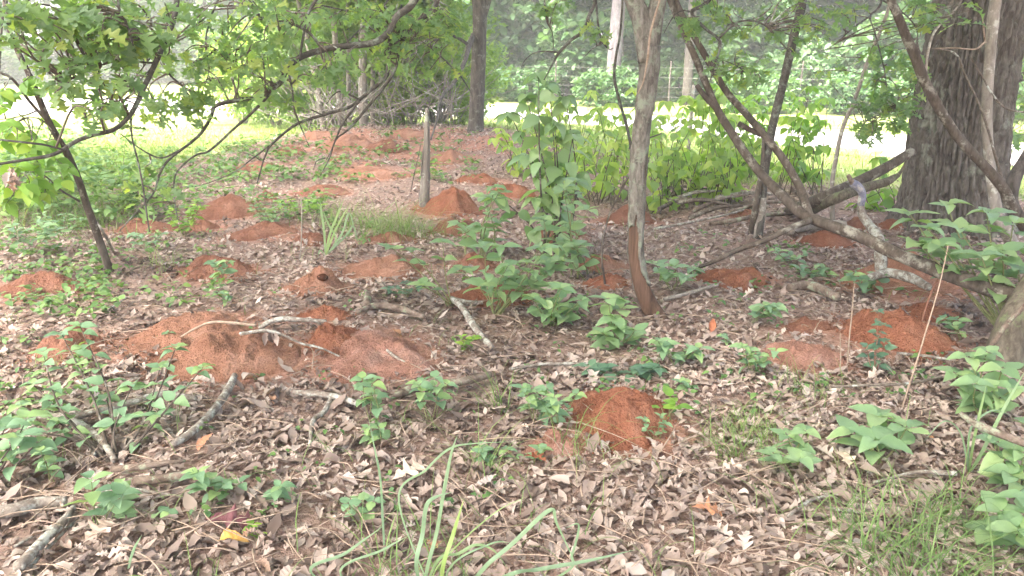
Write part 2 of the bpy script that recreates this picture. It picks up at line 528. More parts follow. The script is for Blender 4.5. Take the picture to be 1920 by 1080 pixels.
LEAF = {
    'beauty': leaf_set('ovate', 'beauty_leaf', 8, rows=12, fold=lambda s: .08 + .05 * s, droop=lambda s: .15 + .12 * s, wave=.03, twist=lambda s: (s - 3.5) * .12),
    'hedge': leaf_set('ovate', 'hedge_leaf', 6, rows=10, fold=lambda s: .1 + .06 * s, droop=lambda s: .2 + .15 * s, wave=.03, twist=lambda s: (s - 2.5) * .12),
    'bright': leaf_set('ovate', 'bright_leaf', 4, rows=10, fold=lambda s: .12 + .07 * s, droop=lambda s: .3 + .18 * s, wave=.03),
    'oak': leaf_set('oak', 'oak_leaf', 6, rows=22, fold=lambda s: .05 + .08 * s, droop=lambda s: .2 + .25 * s, wave=.06, twist=lambda s: (s - 2.5) * .3),
    'seed': leaf_set('ovate', 'seedling_leaf', 5, rows=8, fold=lambda s: .2 + .06 * s, droop=lambda s: .2 + .2 * s, wave=.05),
    'lance': leaf_set('lance', 'bright_leaf', 4, rows=8, fold=.3, droop=lambda s: .2 + .2 * s, wave=.03),
    'lancedark': leaf_set('lance', 'seedling_leaf', 4, rows=8, fold=.3, droop=lambda s: .2 + .2 * s, wave=.03),
    'dark': leaf_set('ovate', 'dark_leaf', 4, rows=8, fold=.25, droop=lambda s: .2 + .2 * s, wave=.04),
    'round': leaf_set('round', 'seedling_leaf', 4, rows=8, fold=.15, droop=lambda s: .2 + .2 * s, wave=.05),
}
def dry_shape(s, rows):
    kind = ['oak', 'redoak', 'oak', 'ovate', 'lance', 'oak', 'ovate', 'lance'][s % 8]
    if rows < 16:
        rows = rows + 3 if kind in ('oak', 'redoak') else max(3, rows - 4)
    return leaf_vf(kind, rows=rows, w=[.9, .8, .9, .7, 1.1, .8, .75, 1.0][s % 8], fold=[.1, .3, -.2, .4, .15, .5, .2, -.1][s % 8], droop=[.5, -.35, .8, .2, -.5, .6, 1.0, .3][s % 8],
                   wave=.11, curl=[0, .8, .3, 1.0, 0, .5, 1.2, .6][s % 8], twist=[.3, -.4, .5, .2, -.3, .7, -.6, .4][s % 8], seed=100 + s)

def put_leaf(root, kind, pos, d, size, up=(0, 0, 1), roll=0.0, name='leaf', width=1.0, under=None):
    me = random.choice(LEAF[kind]) if isinstance(kind, str) else kind
    o = bpy.data.objects.new(name, me)
    COL.objects.link(o)
    o.parent = under or root
    M = frame(d, up, roll).to_4x4() @ Matrix.Diagonal((size * width, size, size, 1))
    M.translation = Vector(pos) - Vector(root.location)
    o.matrix_basis = M
    return o

# ------------------------------------------------------------------ soil mounds: where they are (photograph boxes x0, x1, top, bottom)
MOUNDS = [
 (1055, 1272, 742, 842, 'soil_orange', .95, 'fresh orange soil mound in front, nearest and roundest of all the mounds'),
 (250, 490, 586, 690, 'soil_tan', .9, 'rear left dome of the broad tan mound cluster left of centre'),
 (325, 575, 622, 728, 'soil_tan', .85, 'front tan granular dome of the cluster, thick pale stick lying at its foot'),
 (570, 695, 612, 668, 'soil_orange', .9, 'bright orange small cone in the middle of the left mound cluster'),
 (590, 815, 592, 712, 'soil_pink', .9, 'flat crusty pinkish soil apron at the right end of the left cluster'),
 (560, 655, 578, 606, 'soil_orange', .7, 'little orange heap behind the stick on the left mound cluster'),
 (70, 203, 590, 682, 'soil_red', .9, 'red soil mound behind the leafy sapling at the left'),
 (15, 158, 508, 566, 'soil_red', .8, 'reddish mound at the far left edge below the thin leaning sapling'),
 (340, 478, 472, 530, 'soil_red', .8, 'two-humped red mound just right of the leaning sapling base'),
 (535, 655, 482, 557, 'soil_tan', .95, 'steep tan mound with a dark entrance hole in its side'),
 (645, 795, 464, 526, 'soil_tan', .8, 'broad tan mound right beside the one with the hole'),
 (222, 322, 404, 442, 'soil_red', .8, 'red mound beyond the leaning sapling, under the hanging oak twig'),
 (348, 412, 411, 437, 'soil_red', .8, 'tiny dark red heap between two larger far left mounds'),
 (428, 548, 414, 452, 'soil_red', .8, 'long low red mound left of the wide-bladed grass'),
 (366, 488, 362, 412, 'soil_red', .85, 'tall red mound with small yellow-green weeds at its foot'),
 (556, 612, 427, 462, 'soil_red', .8, 'small red mound half hidden by wide-bladed grass'),
 (684, 782, 430, 462, 'soil_red', .8, 'red mound in front of the arching fine grass'),
 (785, 910, 322, 408, 'soil_orange', .9, 'large steep mound beside the weathered fence post'),
 (476, 522, 350, 378, 'soil_red', .8, 'small far heap left of the low mound behind the grass'),
 (555, 650, 344, 370, 'soil_red', .8, 'low wide mound behind the arching grass clump'),
 (520, 574, 266, 292, 'soil_red', .8, 'small mound on the far left slope of the big nest rise'),
 (616, 658, 281, 304, 'soil_red', .8, 'small mound halfway up the nest rise below the branch tips'),
 (805, 885, 268, 308, 'soil_tan', .8, 'pale mound on the nest rise left of the dark trunk'),
 (845, 1010, 516, 578, 'soil_orange', .85, 'orange mound half hidden behind the central broadleaf shrub'),
 (845, 935, 463, 512, 'soil_red', .8, 'red mound behind the left sprigs of the central shrub'),
 (812, 915, 398, 446, 'soil_red', .8, 'red mound in front of the weathered fence post'),
 (920, 1005, 338, 374, 'soil_orange', .8, 'orange mound between the fence post mound and the tall shrub'),
 (995, 1095, 398, 452, 'soil_red', .8, 'brown-red mound below the tall broadleaf shrub stem'),
 (1005, 1080, 443, 475, 'soil_orange', .7, 'low orange patch of soil at the foot of the tall shrub'),
 (1082, 1172, 468, 512, 'soil_tan', .85, 'small tan mound left of the peeling tree'),
 (1095, 1188, 503, 542, 'soil_orange', .7, 'orange mound touching the left side of the peeling tree'),
 (1305, 1445, 494, 545, 'soil_orange', .7, 'flat orange mound under the long thin fallen stem'),
 (1595, 1800, 480, 565, 'soil_tan', .85, 'wide pale mound under the low curved stem at the right'),
 (1568, 1748, 562, 672, 'soil_orange', .9, 'big orange mound at the right with a leaf seedling before it'),
 (1435, 1575, 634, 702, 'soil_pink', .7, 'flat worn pinkish mound left of the big right mound'),
 (1465, 1550, 597, 628, 'soil_red', .7, 'low reddish heap behind the flat worn mound'),
 (1695, 1775, 558, 604, 'soil_orange', .8, 'small orange mound behind the lichen log at the right'),
 (1488, 1595, 434, 468, 'soil_orange', .7, 'flat orange mound beside the pale barkless log'),
 (1578, 1642, 404, 434, 'soil_red', .8, 'small mound behind the blue-stained snag'),
 (1650, 1700, 398, 432, 'soil_orange', .8, 'small orange mound left of the big oak trunk'),
 (1368, 1425, 386, 412, 'soil_red', .8, 'small round red mound left of the pale-based sapling'),
 (1120, 1232, 366, 424, 'soil_red', .8, 'dark red mound behind the peeling tree trunk'),
 (600, 700, 250, 285, 'soil_tan', .8, 'wide low mound in front of the slim trunk clump'),
 (690, 770, 255, 290, 'soil_red', .8, 'low reddish mound on the nest rise right of the branch tips'),
 (560, 625, 240, 262, 'soil_tan', .8, 'small tan mound at the crest of the nest rise, left of the clump'),
 (730, 800, 238, 262, 'soil_tan', .8, 'crest mound on the nest rise right of the slim trunk clump'),
 (440, 520, 300, 325, 'soil_red', .8, 'faint low mound among weeds on the left flank of the rise'),
 (860, 940, 318, 345, 'soil_orange', .7, 'flat orange mound behind the large steep mound by the post'),
 (640, 760, 312, 340, 'soil_tan', .7, 'broad flat tan mound on the middle of the slope'),
 (985, 1085, 822, 868, 'soil_pink', .6, 'thin pinkish spill of soil left of the front mound'),
]
MB = []
for (x0, x1, yt, yb, mt, asp, lab) in MOUNDS:
    f0 = G((x0 + x1) / 2, yb)
    sl = np.linalg.norm(f0 - CAMP)
    Rx = (x1 - x0) / 2 * sl / FPX
    Rx *= 1.14 if len(MB) > 6 else 1.03
    Ry = Rx * asp * 1.05
    c0 = np.array([f0[0] * (f0[1] + Ry) / f0[1], f0[1] + Ry, 0.0])
    c0[2] = H(c0[0], c0[1])
    zt = P((x0 + x1) / 2, yt, c0[1])[2]
    h = float(np.clip(zt - c0[2], .03, .55 * min(Rx, Ry) + .02))
    if mt == 'soil_pink':
        h = min(h, .07)
    elif len(MB) in (1, 2, 32, 33):
        h *= .85
    elif len(MB) > 6 and len(MB) not in (9, 17, 32, 33):
        h *= .74
    MB.append((c0, Rx, Ry, h, mt, lab))

def mound_cover(x, y, grow=1.0):           # 1 inside a mound's outline
    m_ = np.zeros_like(np.asarray(x, float))
    for (c0, Rx, Ry, h, mt, lab) in MB:
        d = np.hypot((x - c0[0]) / (Rx * grow), (y - c0[1]) / (Ry * grow))
        m_ = np.maximum(m_, 1 - smooth(.8, 1.1, d))
    return m_

# ------------------------------------------------------------------ ground sheet
def axis(lo, hi, step, tail, far):
    core = np.arange(lo, hi + step / 2, step)
    g = np.geomspace(step * 2, far, tail)
    return np.concatenate([(lo - g)[::-1], core, hi + g])
gx = axis(-9, 9, .11, 34, 150)
gy = axis(-2, 19, .11, 34, 150)
XX, YY = np.meshgrid(gx, gy, indexing='xy')
ZZ = H(XX, YY)
fld = smooth(-.8, 1.2, YY - edge_y(XX) + (fbm(XX * 1.3, YY * 1.3, 0, 21, 3) - .5) * 2.5)
sol = np.zeros_like(XX)
for (c0, Rx, Ry, h, mt, lab) in MB:
    d = np.hypot((XX - c0[0]) / (Rx * 1.25), (YY - c0[1]) / (Ry * 1.25))
    sol = np.maximum(sol, 1 - smooth(.6, 1.25, d + (fbm(XX * 6, YY * 6, 0, 4, 2) - .5) * .6))
nest = np.exp(-(((XX + 1.6) / 2.6) ** 2 + ((YY - 13.0) / 2.8) ** 2))
sol = np.maximum(sol, smooth(.42, .62, nest * (.15 + 1.25 * fbm(XX * 1.9, YY * 1.9, 0, 8, 3))))
nx, ny = len(gx), len(gy)
i, j = np.meshgrid(np.arange(ny - 1), np.arange(nx - 1), indexing='ij')
F = np.stack([i * nx + j, i * nx + j + 1, (i + 1) * nx + j + 1, (i + 1) * nx + j], -1).reshape(-1, 4)
ground = link('ground', mesh_np('ground', np.stack([XX, YY, ZZ], -1).reshape(-1, 3), F, 'ground', {'field': fld.ravel(), 'soil': sol.ravel()}))
tag(ground, 'leaf strewn woodland floor running out into a bright grassy field', 'ground', kind='structure')

# road, a pale strip bending past the wood
near_e = np.array([(22, 3.0), (9.5, 9.4), (6.6, 12.6), (4.2, 15.8), (1.5, 19.2), (-2.5, 21.5), (-8, 22.0), (-16, 21.0), (-30, 18.0), (-60, 12)])
far_e = np.array([(26, 6.5), (12.5, 13.0), (9.2, 16.4), (6.0, 20.0), (2.5, 24.4), (-2.5, 29.0), (-9, 31.5), (-18, 33.0), (-34, 32.0), (-66, 28)])
na, fa = catmull(np.c_[near_e, np.zeros(len(near_e))], 10), catmull(np.c_[far_e, np.zeros(len(far_e))], 10)
s_ = np.linspace(0, 1, 7)[None, :, None]
Q = na[:, None] * (1 - s_) + fa[:, None] * s_
Q[..., 2] = H(Q[..., 0], Q[..., 1]) + .012
Q[:, 0, 2] -= .05; Q[:, -1, 2] -= .05
a_, b_ = Q.shape[:2]
i, j = np.meshgrid(np.arange(a_ - 1), np.arange(b_ - 1), indexing='ij')
F = np.stack([i * b_ + j, i * b_ + j + 1, (i + 1) * b_ + j + 1, (i + 1) * b_ + j], -1).reshape(-1, 4)
road = link('road', mesh_np('road', Q.reshape(-1, 3), F, 'road'))
tag(road, 'pale sunlit road curving past beyond the trees', 'road', kind='structure')

# ------------------------------------------------------------------ scatter machinery for masses of leaves and blades
def rotmats(n, rng, tilt):
    az = rng.uniform(0, 2 * np.pi, n)
    tl = rng.normal(0, tilt, (n, 2))
    Y = np.stack([np.cos(az), np.sin(az), np.sin(tl[:, 0])], 1)
    Y /= np.linalg.norm(Y, axis=1)[:, None]
    X = np.cross(Y, [0, 0, 1.0]); X /= np.linalg.norm(X, axis=1)[:, None]
    Z = np.cross(X, Y)
    c, s = np.cos(tl[:, 1])[:, None], np.sin(tl[:, 1])[:, None]
    X, Z = X * c + Z * s, Z * c - X * s
    return np.stack([X, Y, Z], 2)

def scatter(tmpl, Mx, pos, size):
    V, F = tmpl
    n, m_ = len(pos), len(V)
    W = np.einsum('nij,mj->nmi', Mx, V) * np.asarray(size)[:, None, None] + pos[:, None]
    FF = (F[None] + (np.arange(n) * m_)[:, None, None]).reshape(-1, F.shape[1])
    return W.reshape(-1, 3), FF, m_

# dead leaves
acc, tones = Acc(), []
def litter(x0, x1, y0, y1, dens, rows, lift, wedge=True):
    n = int((x1 - x0) * (y1 - y0) * dens)
    x, y = RNG.uniform(x0, x1, n), RNG.uniform(y0, y1, n)
    keep = (np.abs(x) < y * .72 + .9) & (RNG.uniform(0, 1, n) > mound_cover(x, y, .93) * .965)
    keep &= RNG.uniform(0, 1, n) < 1 - .85 * smooth(-1.2, .6, y - edge_y(x))
    keep &= RNG.uniform(0, 1, n) < .35 + 1.1 * fbm(x * 1.1, y * 1.1, 0, 77, 3)
    ring = mound_cover(x, y, 1.32)
    keep &= RNG.uniform(0, 1, n) > ring * .5
    nst = np.exp(-(((x + 1.6) / 2.4) ** 2 + ((y - 13.0) / 2.6) ** 2))
    keep &= RNG.uniform(0, 1, n) > nst * .5 * (fbm(x * 1.9, y * 1.9, 0, 8, 3) > .5)
    x, y = x[keep], y[keep]
    which = RNG.choice(8, len(x), p=[.10, .07, .10, .17, .14, .08, .18, .16])
    for s in range(8):
        k = which == s
        if not k.any(): continue
        xs, ys = x[k], y[k]
        inm = mound_cover(xs, ys, 1.0)
        pos = np.stack([xs, ys, H(xs, ys) + RNG.uniform(.002, lift, len(xs))], 1)
        inside = inm > .5
        pos = pos[~inside] if s % 2 else pos
        pos[:, 2] += (mound_cover(pos[:, 0], pos[:, 1], .9) > .5) * .02
        W, FF, m_ = scatter(dry_shape(s, rows), rotmats(len(pos), RNG, .17), pos, np.clip(RNG.lognormal(-2.98, .42, len(pos)), .015, .11))
        acc.add(W, FF)
        dr = (fbm(pos[:, 0] * 1.4, pos[:, 1] * 1.4, 0, 66, 3) - .5) * .9
        tones.append(np.repeat(np.clip(RNG.beta(2.0, 2.1, len(pos)) + dr, 0, .97) + (RNG.uniform(0, 1, len(pos)) > .985) * .05, m_))
litter(-4.6, 4.6, 1.5, 4.2, 1380, 11, .03)
litter(-6.5, 6.5, 4.2, 7.6, 800, 6, .035)
litter(-9, 9, 7.6, 12.0, 340, 4, .035)
litter(-6, 3, 12.0, 16.5, 380, 3, .03)
me = acc.mesh('leaf_litter', 'dry_leaf_mass')
at = me.attributes.new('tone', 'FLOAT', 'POINT')
at.data.foreach_set('value', np.concatenate(tones).astype(np.float32))
lo = link('leaf_litter', me)
tag(lo, 'brown and grey fallen oak leaves covering the woodland floor', 'leaf litter', kind='stuff')

DRYM = [mesh_np('dry_leaf', *dry_shape(s, 26), 'dry_leaf') for s in range(8)]
n_dry = 0
while n_dry < 290:
    y = 1.75 + 2.0 * random.random() ** 1.6
    x = random.uniform(-.68, .68) * y
    if mound_cover(x, y, 1.1) > .2: continue
    z = float(H(x, y)) + random.uniform(.022, .045)
    az = random.uniform(0, 6.283)
    o = bpy.data.objects.new('dry_leaf', random.choice(DRYM))
    COL.objects.link(o)
    o.parent = ground
    sz = min(.125, random.lognormvariate(-2.66, .28))
    M = frame((math.cos(az), math.sin(az), random.gauss(0, .10)), roll=random.gauss(0, .16)).to_4x4() @ Matrix.Scale(sz, 4)
    M.translation = (x, y, z)
    o.matrix_basis = M
    n_dry += 1

def lone_leaf(px, py, s, size, mat, label, az=0.5, name='fallen_leaf', tilt=.25, dz=.05):
    me = mesh_np('fallen_leaf', *dry_shape(s, 22), mat)
    o = link(name, me)
    p = G(px, py, dz)
    M = frame((math.cos(az), math.sin(az), tilt), roll=.2).to_4x4() @ Matrix.Scale(size, 4)
    M.translation = Vector(p)
    o.matrix_basis = M
    tag(o, label, 'leaf', 'fallen leaves lying on the litter')
lone_leaf(385, 998, 0, .17, 'purple_dry', 'large dark purple-red fallen leaf at the lower left', .1, tilt=.05)
lone_leaf(412, 1042, 6, .10, 'yellow_dry', 'yellowish curled dead leaf below the purple one', .2)
lone_leaf(372, 868, 3, .09, 'orange_dry', 'orange curled leaf standing up behind the bramble seedling at lower left', 1.0, tilt=.7)
lone_leaf(1332, 640, 3, .10, 'rust_dry', 'rusty round dead leaf standing right of the peeling tree', 1.2, tilt=.9)
lone_leaf(1295, 972, 0, .13, 'orange_dry', 'tan-orange lobed dead leaf in the lower middle right litter', .1, tilt=-.05)
lone_leaf(735, 925, 0, .16, 'pale_dry', 'large pale lobed oak leaf behind the tall foreground blades', .7)
lone_leaf(160, 1045, 0, .14, 'tan_dry', 'tan oak leaf lying flat beside the bundled dead stick', 1.3)
lone_leaf(1590, 900, 0, .13, 'pale_dry', 'pale lobed leaf below the big broadleaf seedling at right', 1.4)
lone_leaf(1880, 860, 3, .11, 'rust_dry', 'brown curled leaf by the grass stalks at the right edge', 1.6)
lone_leaf(1025, 895, 2, .11, 'rust_dry', 'rust-brown folded leaf left of the front mound', 2.2)

# ------------------------------------------------------------------ build the mounds
def pellets(pts, size, rng):
    n = len(pts)
    V0 = np.array([(1, 0, -.3), (-1, 0, -.3), (0, 1, -.3), (0, -1, -.3), (0, 0, 1)], float)
    F0 = np.array([(0, 2, 4), (2, 1, 4), (1, 3, 4), (3, 0, 4)])
    return scatter((V0, F0), rotmats(n, rng, .3) * rng.uniform(.6, 1.3, (n, 1, 3)), pts, size)[:2]

for mi, (c0, Rx, Ry, h, mt, lab) in enumerate(MB):
    dist = np.hypot(c0[0], c0[1])
    nr, na_ = (44, 96) if dist < 6 else (22, 48)
    rr = np.linspace(0, 1, nr) ** .9
    aa = np.linspace(0, 2 * np.pi, na_, endpoint=False)
    RR, AA = np.meshgrid(rr, aa, indexing='ij')
    flat = 'soil_pink' == mt
    outl = 1 + (.42 if not flat else .7) * (fbm(np.cos(AA) * 1.3 + mi * 3.1, np.sin(AA) * 1.3, 0, mi, 2) - .5) * 2
    x = c0[0] + RR * Rx * outl * np.cos(AA)
    y = c0[1] + RR * Ry * outl * np.sin(AA)
    rg = np.random.default_rng(mi)
    ox, oy = rg.uniform(-.22, .22, 2)
    q = np.hypot(RR * np.cos(AA) - ox * (1 - RR), RR * np.sin(AA) - oy * (1 - RR))
    prof = np.clip(1 - q, 0, 1)
    prof = (np.sin(np.pi / 2 * smooth(.02, 1.05, prof)) * .62 + prof ** 1.15 * .38) if not flat else smooth(0, .55, prof)
    lump = 1.5 * fbm((x - c0[0]) * 2.2 / Rx, (y - c0[1]) * 2.2 / Rx, mi, 40 + mi, 3) - .75
    z = h * prof * (1 + .55 * lump) + h * .22 * lump * prof
    if flat:
        z = z * .75 + (fbm(x * 9, y * 9, 0, mi, 3) - .5) * .05 * smooth(0, .3, 1 - RR)
    z = z + h * .30 * (fbm((x - c0[0]) * 6 / Rx, (y - c0[1]) * 6 / Rx, mi, 90 + mi, 2) - .5) * smooth(0, .35, 1 - RR)
    if mi % 3 == 1 and mi not in (1,):
        cxr, cyr = rg.uniform(-.25, .25), rg.uniform(-.35, .05)
        cd = np.hypot(RR * np.cos(AA) - cxr, RR * np.sin(AA) - cyr)
        z = z - h * .32 * np.exp(-(cd / .2) ** 2) + h * .10 * np.exp(-((cd - .34) / .12) ** 2)
    if mi in (9, 10, 1, 33):                # sunken crater in the top
        z -= h * .22 * np.exp(-((RR / .28) ** 2))
    if mi in (8,):
        z += h * .35 * np.exp(-(((RR * np.cos(AA) + .5) / .25) ** 2 + (RR * np.sin(AA) / .4) ** 2)) - h * .2 * prof
    grain = (fbm(x * 55, y * 55, 0, mi, 2) - .5) * (.012 if not flat else .016) * np.clip(1.1 - RR, .15, 1)
    z = z + grain + H(x, y) - .025 * smooth(.86, 1, RR) + .006
    V = np.stack([x, y, z], -1).reshape(-1, 3)
    i, j = np.meshgrid(np.arange(nr - 1), np.arange(na_), indexing='ij')
    F = np.stack([i * na_ + j, (i + 1) * na_ + j, (i + 1) * na_ + (j + 1) % na_, i * na_ + (j + 1) % na_], -1).reshape(-1, 4)
    root = thing('soil_mound', lab, 'mound', c0, 'ant mounds of red soil')
    heap = part('heap', mesh_np('heap', V, F, mt), root)
    if dist < 9:
        npel = int(np.clip(Rx * Ry * 3.1 * 12000 / max(1, (dist / 3.4) ** 1.6), 300, 9000))
        ii = rg.integers(0, nr - 1, npel * 2); jj = rg.integers(0, na_, npel * 2)
        w_ = rg.uniform(0, 1, npel * 2) < (rr[ii] + .03)
        ii, jj = ii[w_][:npel], jj[w_][:npel]
        Vg = V.reshape(nr, na_, 3)
        u1, u2 = rg.uniform(0, 1, (2, len(ii), 1))
        pt = (Vg[ii, jj] * (1 - u1) + Vg[ii + 1, jj] * u1) * (1 - u2) + (Vg[ii, (jj + 1) % na_] * (1 - u1) + Vg[ii + 1, (jj + 1) % na_] * u1) * u2
        spill = rg.uniform(0, 1, len(pt)) < .28
        pt[spill, :2] = c0[:2] + (pt[spill, :2] - c0[:2]) * rg.uniform(1, 1.45, (spill.sum(), 1))
        pt[spill, 2] = H(pt[spill, 0], pt[spill, 1]) + rg.uniform(.006, .03, spill.sum())
        pv, pf = pellets(pt, rg.uniform(.002, .0055, len(pt)) * (1 + dist / 12), rg)
        po = part('soil_crumb', mesh_np('soil_crumb', pv, pf, mt, smoothf=False), root)
        po['kind'] = 'stuff'
        po.parent = heap
    if mi == 9:  # capped dark tube standing in for the shaded hollow
        tx, ty = c0[0] + .30 * Rx, c0[1] - .50 * Ry
        hp = V[np.argmin(np.hypot(V[:, 0] - tx, V[:, 1] - ty))]
        hV, hF = tube_vf(np.array([hp + np.array([0, -.010, .006]), hp + np.array([.002, .02, -.012]), hp + np.array([.004, .06, -.04]), hp + np.array([.005, .1, -.06])]), np.array([.03, .028, .02, .004]), 14, .3, 3)
        hV[:, 0] = hp[0] + (hV[:, 0] - hp[0]) * 1.25
        hV[:, 2] = hp[2] + (hV[:, 2] - hp[2]) * .8
        eh = part('entrance_hole', mesh_np('entrance_hole', hV, hF, 'hole_shade'), root)
        eh.parent = heap

# ------------------------------------------------------------------ canopies and trees
def leaf_cloud(centres, radii, n, size, seed, flatten=.6, shell=.35, tmpl=None):
    rg = np.random.default_rng(seed)
    tmpl = tmpl or (np.array([(0, 0, 0), (.28, .42, .05), (.2, .8, -.02), (0, 1, -.1), (-.2, .8, -.02), (-.28, .42, .05)], float),
                    np.array([(0, 1, 2, 3), (0, 3, 4, 5)]))
    k = rg.choice(len(centres), n, p=np.asarray(radii) ** 2 / np.sum(np.asarray(radii) ** 2))
    d = rg.normal(0, 1, (n, 3)); d /= np.linalg.norm(d, axis=1)[:, None]
    r = rg.uniform(shell, 1, n) ** .5
    pos = np.asarray(centres)[k] + d * (r * np.asarray(radii)[k])[:, None] * np.array([1, 1, flatten])
    pos = pos + rg.normal(0, 1, (n, 3)) * np.asarray(radii)[k][:, None] * .12
    W, F, m_ = scatter(tmpl, rotmats(n, rg, .55), pos, size * rg.uniform(.65, 1.3, n))
    tn = np.clip(rg.normal(.45, .2, n) + (rg.uniform(-.25, .25, len(centres)))[k], 0, 1)
    return W, F, np.repeat(tn, m_)

def crown_part(root, name, centres, radii, n, size, mat, seed, **kw):
    W, F, tn = leaf_cloud(centres, radii, n, size, seed, **kw)
    o = part(name, mesh_np(name, W, F, mat, {'tone': tn}), root)
    o['kind'] = 'stuff'
    return o

def canopy_centres(box, n, seed, zr=(4.6, 8.5), r=(.7, 1.5)):
    rg = np.random.default_rng(seed)
    out_ = []
    while len(out_) < n:
        x, y = rg.uniform(box[0], box[1]), rg.uniform(box[2], box[3])
        if y > float(edge_y(x)) + (3.2 if x < -4 else (.4 if x < 0 else -2.6)): continue  # crown limits shaped to steer sunlight: past the edge at left, short at right
        out_.append((x, y, rg.uniform(*zr)))
    return np.array(out_), rg.uniform(*r, n)

# the big oak: ridged trunk, limbs, crown
op = [(1785, 452, 7.5), (1788, 400, 7.5), (1790, 340, 7.5), (1794, 270, 7.5), (1804, 190, 7.5), (1822, 90, 7.5), (1838, 0, 7.5)]
opts = [P(*q) for q in op]
opts[0] = onground(opts[0], -.1)
opts += [opts[-1] + np.array([.16, 0, .8]), opts[-1] + np.array([.3, 0, 2.0]), opts[-1] + np.array([.35, .1, 3.4])]
oak = thing('oak_tree', 'massive oak trunk with deeply ridged grey bark at the right', 'tree', onground(opts[0]))
pth = catmull(opts, 60)
zz_ = np.concatenate([np.linspace(opts[0][2], 2.5, 240), np.linspace(2.55, opts[-1][2], 18)])
pth = np.stack([np.interp(zz_, pth[:, 2], pth[:, 0]), np.interp(zz_, pth[:, 2], pth[:, 1]), zz_], 1)
n = len(pth); S = 340
zrel = np.linspace(0, 1, n)
base_r = np.interp(pth[:, 2], [0, .25, .6, 1.2, 2.2, 5.5], [.52, .445, .41, .39, .355, .27])
an = np.linspace(0, 2 * np.pi, S, endpoint=False)
ca, sa = np.cos(an)[None], np.sin(an)[None]
hh = pth[:, 2][:, None]
wx = (fbm(ca * 2.5, sa * 2.5, hh * 2.2, 51, 2) - .5) * .9
k1 = np.abs(2 * vnoise(ca * 14 + wx, sa * 14 + wx, hh * 3.6, 61) - 1)
k2 = np.abs(2 * vnoise(ca * 21 + wx, sa * 21 - wx, hh * 6.0, 62) - 1)
k3 = vnoise(ca * 30, sa * 30, hh * 36, 63)
ridge = smooth(.02, .30, k1) * .62 + smooth(.02, .32, k2) * .38
rad = base_r[:, None] * (1 + .10 * (fbm(ca * 1.1, sa * 1.1, hh * .7, 71, 2) - .5)) + (ridge - .6) * .07 + (k3 - .5) * .016
flare = np.exp(-np.maximum(hh, 0) / .3) * .10 * np.maximum(0, np.cos(an * 5 + 1))[None]
rad = rad + flare
V = np.stack([pth[:, 0][:, None] + rad * ca, pth[:, 1][:, None] + rad * sa, hh + 0 * rad], -1).reshape(-1, 3)
i, j = np.meshgrid(np.arange(n - 1), np.arange(S), indexing='ij')
F = np.stack([i * S + j, i * S + (j + 1) % S, (i + 1) * S + (j + 1) % S, (i + 1) * S + j], -1).reshape(-1, 4)
part('trunk', mesh_np('trunk', V, F, 'oak_bark'), oak)
top = opts[-1]
for dx, dy, dz in ((-3.5, -2.5, 2.6), (2.5, -2, 2.8), (-2, 2, 3), (2, 2.5, 2.5), (-5, -5, 3.2)):
    tube('limb', oak, [top - np.array([0, 0, .5]), top + np.array([dx * .4, dy * .4, dz * .5]), top + np.array([dx, dy, dz])], [.15, .1, .04], 'oak_bark', 9, rough=.12)
cc, cr = canopy_centres((.2, 11, -4, 10), 70, 1)
crown_part(oak, 'crown', cc, cr, 26000, .2, 'canopy_leaf', 11)

# the peeling tree in the middle
tp = [(1240, 603), (1207, 548), (1193, 485), (1192, 440), (1194, 390), (1198, 300), (1203, 240), (1211, 180), (1217, 130), (1217, 88)]
D0 = G(1235, 596)[1]
tpts = [P(x, y, D0) for x, y in tp]
tpts[0] = onground(tpts[0], -.06)
peel = thing('peeling_tree', 'slim grey tree in the middle with bark peeling off near its foot', 'tree', onground(tpts[0]))
w_px = [30, 21, 20, 19, 19, 20, 20, 21, 22, 25]
pr = np.array([w * .83 * D0 / FPX for w in w_px])
pc = catmull(tpts, 12)
V, F = tube_vf(pc, pr * .86, 26, .07, 5, 5)
part('bare_trunk', mesh_np('bare_trunk', V, F, 'bare_wood'), peel)
V, F = tube_vf(pc, pr, 64, .06, 5, 5)
fine = (vnoise(V[:, 0] * 55, V[:, 1] * 55, V[:, 2] * 14, 7) - .5) * .012
cen = V.copy()
axis_xy = np.stack([np.interp(V[:, 2], pc[:, 2], pc[:, 0]), np.interp(V[:, 2], pc[:, 2], pc[:, 1])], 1)
dv = V[:, :2] - axis_xy
dv /= np.linalg.norm(dv, axis=1)[:, None] + 1e-6
V[:, :2] += dv * fine[:, None]
fc = V[F].mean(1)
fdir = dv[F].mean(1)
lat = fdir[:, 0] / (np.linalg.norm(fdir, axis=1) + 1e-6)          # -1 left ... 1 right as seen
front = -fdir[:, 1]
edge = (fbm(fc[:, 0] * 14, fc[:, 1] * 14, fc[:, 2] * 9, 3, 3) - .5)
zl = fc[:, 2] - float(H(tpts[0][0], tpts[0][1]))
lim = np.interp(lat, [-1, -.45, -.1, .35, .55, .8, 1], [.62, .66, .72, .36, .30, .22, .2]) + edge * .34
keep = ~((zl < lim) & (front > -.45))
strip = (np.abs(lat - .84) < .10 + edge * .1) & (front > 0) & (zl > .82) & (zl < 1.05)
keep &= ~strip
me = mesh_np('bark', V, F[keep], 'grey_bark')
bo = part('bark', me, peel)
sol_m = bo.modifiers.new('thick', 'SOLIDIFY'); sol_m.thickness = .009; sol_m.offset = -1
jn = tpts[-1]
tube('fork', peel, [jn - np.array([0, 0, .08]), P(1203, 40, D0), P(1188, 0, D0), P(1165, -70, D0), P(1100, -400, D0 - .3), P(1000, -900, D0 - .8)], [.062, .058, .052, .048, .04, .03], 'grey_bark', 26, 10, .10, 3)
